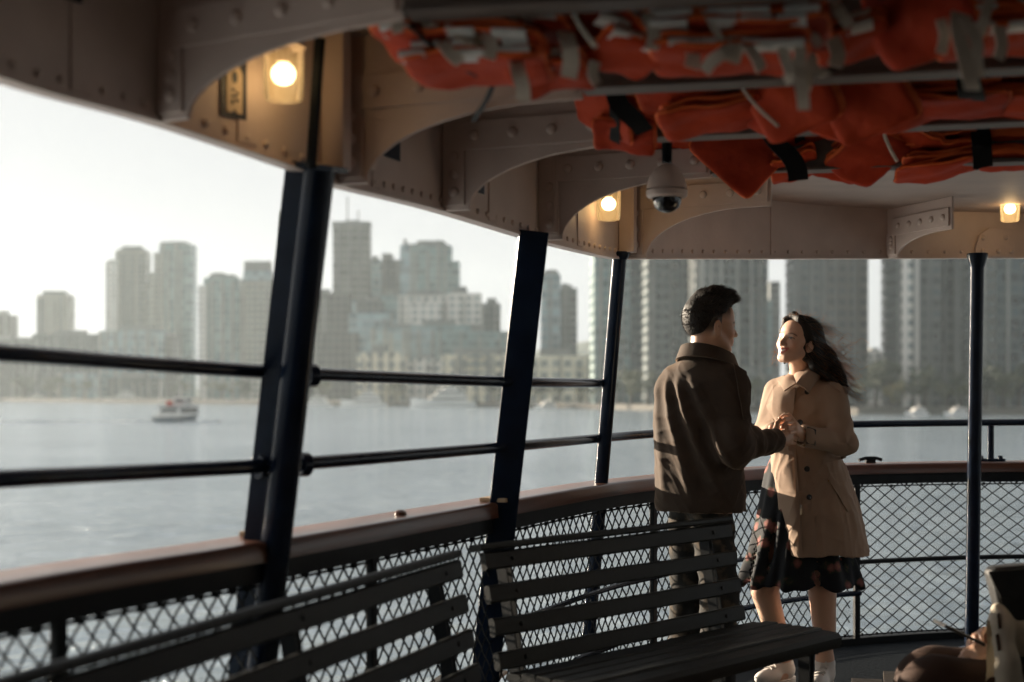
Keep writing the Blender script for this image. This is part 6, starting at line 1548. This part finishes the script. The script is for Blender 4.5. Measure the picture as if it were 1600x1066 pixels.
ties3 = [[(600, 6), (618, 30), (622, 52)], [(760, 44), (768, 70), (764, 92)], [(700, 20), (716, 48), (740, 66), (752, 60)], [(930, 96), (926, 116), (934, 132)], [(1010, 20), (1022, 50), (1018, 78)], [(1070, 62), (1084, 84), (1080, 106)], [(1196, 20), (1206, 54), (1200, 80)], [(1262, 22), (1268, 50), (1282, 72)], [(1300, 60), (1310, 84), (1304, 104)], [(1470, 30), (1476, 58), (1470, 84)], [(1560, 40), (1566, 70), (1560, 92)], [(1130, 8), (1142, 30), (1162, 44)]]
for i, q in enumerate(ties3):
    tag(obj('webbing_tie', ribbon([P(a, b, 2.80+0.01*(i % 3)) for a, b in q], 0.022+0.004*(i % 3), 0.0022, V(1, 0.2, 0), 0.5-0.3*(i % 4)), M['web'], smooth=True), ['cream tie end dangling at the far left of the rack', 'cream tie end over the left banded stack', 'looped cream tie on the left banded stack', 'cream tie end under the tilted jackets', 'cream tie end between the tilted and middle jackets', 'cream tie end at the left of the middle stack', 'cream tie end high on the middle stack', 'cream tie end at the right of the middle stack', 'cream tie end beyond the right of the middle stack', 'cream tie end under the curled jacket at upper right', 'cream tie end on the upper right stack', 'cream tie crossing the middle stack'][i], 'strap', 'straps and cords of the jacket rack')
# straps and cords of the rack
def strap(label, pts, w, m='bweb', th=0.004, side=V(1, 0.1, 0), tw=0.0):
    return tag(obj('rack_strap', ribbon([P(*a) for a in pts], w, th, side, tw), M[m], smooth=True), label, 'strap', 'straps and cords of the jacket rack')
strap('broad black strap hanging below the diamond shaped jacket', [(1196, 196, 4.40), (1212, 222, 4.36), (1236, 246, 4.34), (1246, 268, 4.34), (1247, 282, 4.35)], 0.062)
strap('broad black strap holding the two right hand stacks', [(1508, 96, 3.45), (1518, 150, 3.44), (1530, 190, 4.28), (1534, 230, 4.28), (1536, 262, 4.30)], 0.060)
strap('black strap over the limp jacket at the left of the second row', [(958, 122, 3.62), (966, 160, 3.64), (992, 188, 3.68), (1008, 206, 3.72)], 0.05)
def cord(label, pts, r=0.0045, m='black'):
    mb = MB(); mb.tube(catmull([P(*a) for a in pts], 0.02), r, 6); return tag(obj('cord', mb, M[m], smooth=True), label, 'cord', 'straps and cords of the jacket rack')
cord('black cord running down to the beam from the left banded stack', [(640, 40, 2.80), (690, 84, 2.86), (748, 120, 3.02), (772, 128, 3.10)])
cord('black cord hanging to the bracket below the left banded stack', [(772, 128, 3.12), (760, 156, 3.25), (740, 187, 3.5)], 0.007)
cord('pale cord across the first leaning jacket', [(1152, 108, 3.40), (1158, 134, 3.38), (1184, 168, 3.38), (1216, 197, 3.40)], 0.004, 'web')
cord('pale cord beside the thin jacket stack of the third row', [(1374, 172, 4.30), (1380, 205, 4.29), (1392, 235, 4.29), (1402, 252, 4.30)], 0.005, 'web')
cord('grey cable leading down to the lamp at right', [(1536, 150, 3.5), (1550, 210, 4.8), (1556, 262, 6.2), (1568, 296, 6.85)], 0.006)
cord('pale cord across the lit ends between the banded stacks', [(888, 4, 2.78), (906, 40, 2.77), (932, 74, 2.78)], 0.005, 'web')

# ------------------------------------------------------------------ the seated person at the right edge
sp_ = thing('person', 'person seated in cream coat and brown trousers holding a dark phone at the right edge', 'person', V(1.75, 4.30, 0))
M['btrous'] = fabric('brown_corduroy', (0.036, 0.019, 0.013), (0.052, 0.027, 0.018), 12, 0.4, 260)
M['ccoat'] = fabric('cream_wool_coat', (0.50, 0.45, 0.36), (0.60, 0.54, 0.44), 8, 0.5, 220)
M['phone'] = mat('dark_phone', (0.01, 0.01, 0.012), 0.45, 0, 0.3)
HS = Frame((1.80, 4.30, 1.30), -85, 14, 0, 1.0)
Fd = Field((1.05, 3.95, 0.0), (2.06, 4.68, 1.46), 0.0055); head(Fd, HS)
kn = [P(1452, 1080, 4.18), V(1.30, 4.46, 0.40)]; hp = [V(1.74, 4.20, 0.45), V(1.74, 4.41, 0.45)]; an = [V(1.20, 4.12, 0.09), V(1.24, 4.48, 0.09)]
wr = [P(1566, 1020, 4.20), P(1560, 990, 4.38)]; el = [V(1.70, 4.10, 0.70), V(1.70, 4.52, 0.70)]; sh = [V(1.80, 4.13, 1.06), V(1.80, 4.48, 1.06)]
Fd.cap(HS(0, -.022, -.035), V(1.81, 4.305, 1.13), 0.05, 0.055, 0.02)
Fd.tower([(0.48, 1.76, 4.305, rad(90), 0.17, 0.12), (0.75, 1.79, 4.305, rad(90), 0.14, 0.10), (1.0, 1.80, 4.305, rad(90), 0.17, 0.10), (1.13, 1.81, 4.305, rad(90), 0.08, 0.06)], 0.03)
for i in (0, 1):
    Fd.chain([hp[i], kn[i], an[i]], [0.085, 0.055, 0.038], 0.03); Fd.chain([sh[i], el[i], wr[i]], [0.05, 0.04, 0.027], 0.03)
    Fd.cap(an[i]-V(0, 0, .03), an[i]+V(-.14, 0, -.065), 0.035, 0.022, 0.02)
hand(Fd, wr[0], V(-0.8, -0.05, 0.02), V(0.1, -0.5, 0.8), -1, 0.95, 0.62); hand(Fd, wr[1], V(-0.6, -0.3, 0.05), V(-0.2, 0.5, 0.8), 1, 0.95, 0.62)
bs = Fd.mesh(1); base = np.array([0.55, 0.33, 0.23], np.float32); col = head_tint(bs[0], HS, base, (0.45, 0.15, 0.12), (0.04, 0.03, 0.02), np.tile(base, (len(bs[0]), 1)).astype(np.float32)); field_obj('body', bs, M['skin'], sp_, col)
Ft = Field((1.0, 3.95, 0.05), (1.95, 4.68, 0.75), 0.006)
for i in (0, 1):
    Ft.chain([hp[i], kn[i]+V(0.03, 0, 0.005), kn[i]], [0.100, 0.090, 0.084], 0.04); Ft.chain([kn[i], an[i]+V(0, 0, 0.06)], [0.086, 0.10], 0.04)
Ft.put(lambda x, y, z: 0.003*np.sin(x*28+z*14+2*np.sin(y*15))+0.002*np.sin(z*35+y*20), (1.02, 3.97, 0.1), (1.93, 4.66, 0.7), 0.01, 'add')
field_obj('trousers', Ft.mesh(1), M['btrous'], sp_)
Fc = Field((1.36, 3.95, 0.40), (2.06, 4.68, 1.16), 0.006)
Fc.tower([(0.50, 1.74, 4.305, rad(90), 0.20, 0.16), (0.75, 1.76, 4.305, rad(90), 0.175, 0.155), (1.0, 1.78, 4.305, rad(90), 0.20, 0.135), (1.12, 1.80, 4.305, rad(90), 0.10, 0.09)], 0.04)
for i in (0, 1): Fc.chain([sh[i], el[i], wr[i].lerp(el[i], 0.10)], [0.075, 0.066, 0.046], 0.03)
fp = [P(1556, 950, 4.09), P(1563, 985, 4.06), P(1564, 1030, 4.05), P(1566, 1090, 4.05)]
Fc.chain(fp, [0.020, 0.030, 0.046, 0.062], 0.03); Fc.chain([P(1566, 968, 4.08), P(1600, 1000, 4.10), V(1.66, 4.12, 0.6)], [0.024, 0.04, 0.06], 0.03)
Fc.put(lambda x, y, z: 0.004*np.sin(z*30+x*45)+0.003*np.sin(x*80-z*12), (1.38, 3.97, 0.42), (2.04, 4.66, 1.1), 0.01, 'add')
cs = largest(Fc.mesh(1)); cco = field_obj('coat', cs, M['ccoat'], sp_); Ts = bvh(cs)
for q4 in ([(1558, 962), (1562, 958), (1565, 982), (1560, 984)], [(1556, 992), (1561, 990), (1564, 1016), (1560, 1018)]):
    obj('buttonhole', patch(Ts, q4, 2, 6, 0.002, 0.003), M['btrous'], cco, smooth=True)
Fq = Field((1.6, 4.1, 1.1), (2.02, 4.5, 1.46), 0.006); Fq.ell(HS(0, -0.025, 0.045), (0.083, 0.102, 0.088), HS.R, 0.02); Fq.ell(HS(0, -0.06, -0.03), (0.075, 0.06, 0.09), HS.R, 0.03); Fq.ell(HS(0, 0.09, -0.03), (0.062, 0.06, 0.105), HS.R, 0.01, 's'); field_obj('hair', Fq.mesh(1), M['hairmass'], sp_)
for a_ in an: shoe('shoe', sp_, a_, V(-1, 0, 0), 0.26, 'shoe', 'shoe', 0.024)
# phone in the hand
a_, b_ = P(1467, 973.5, 4.16), P(1514, 996, 4.20); ax = (b_-a_).normalized(); s_ = V(0.33, 0.93, -0.17); s_ = (s_-ax*s_.dot(ax)).normalized(); u_ = ax.cross(s_)
mb = MB(); L = (b_-a_).length+0.04; rot = Matrix(((ax.x, s_.x, u_.x), (ax.y, s_.y, u_.y), (ax.z, s_.z, u_.z))); mb.box(a_+ax*L/2, (L, 0.066, 0.0105), rot)
ph = tag(obj('phone', mb, M['phone'], bevel=0.004), 'dark phone held flat by the seated person', 'phone')
mb = MB(); mb.box(a_+ax*0.004, (0.009, 0.060, 0.0112), rot); obj('metal_edge', mb, M['steel'], ph, bevel=0.002)
# black shoulder bag on the lap
bc = P(1640, 990, 4.13)
bag = thing('shoulder_bag', 'black leather bag on the lap of the seated person at the right edge', 'bag', bc)
M['leather'] = noise_mat('black_leather', (0.006, 0.007, 0.008), (0.013, 0.014, 0.015), 40, (0.4, 0.6), 0.4, 120, bdist=0.002)
mb = MB()
pts = [(1549, 897), (1556, 888), (1600, 884), (1690, 884), (1690, 1090), (1596, 1085), (1578, 1030), (1562, 950)]
pl = [(p.x, p.z) for p in [P(a, b, 4.13) for a, b in pts]]
mb.prism(pl, V(1, 0, 0), V(0, 0, 1), V(0, 4.17, 0), 0.075, V(0, -1, 0)); obj('bag_body', mb, M['leather'], bag, smooth=True, bevel=0.016, sharp=60)
mb = MB(); pl = [(p.x, p.z) for p in [P(a, b, 4.11) for a, b in [(1546, 894), (1690, 882), (1690, 940), (1566, 936)]]]; mb.prism(pl, V(1, 0, 0), V(0, 0, 1), V(0, 4.125, 0), 0.008, V(0, -1, 0)); obj('bag_flap', mb, M['leather'], bag, bevel=0.003)
bench('dark slatted bench carrying the seated person at the right edge', (2.05, 4.62), (2.05, 3.2), 0.835, 2)
# ------------------------------------------------------------------ the hazy air
hm = bpy.data.materials.new('haze_air'); hm.use_nodes = True; hm.node_tree.nodes.clear()
o_ = nd(hm, 'ShaderNodeOutputMaterial'); pv = nd(hm, 'ShaderNodeVolumePrincipled'); pv.inputs['Color'].default_value = (0.80, 0.93, 1.0, 1)
pv.inputs['Density'].default_value = 0.00013; pv.inputs['Anisotropy'].default_value = 0.35
lk(hm, pv.outputs[0], o_.inputs['Volume'])
mb = MB(); mb.box((0, 1150, 90), (6400, 4000, 200)); 
vs = [(x, y, z) for x in (-1800, 1800) for y in (-400, 1480) for z in (ZW-2.2, 125)]
mb = MB(); mb.add(vs, [(0,1,3,2),(4,6,7,5),(0,4,5,1),(2,3,7,6),(0,2,6,4),(1,5,7,3)])
tag(obj('haze', mb, hm), kind='stuff')
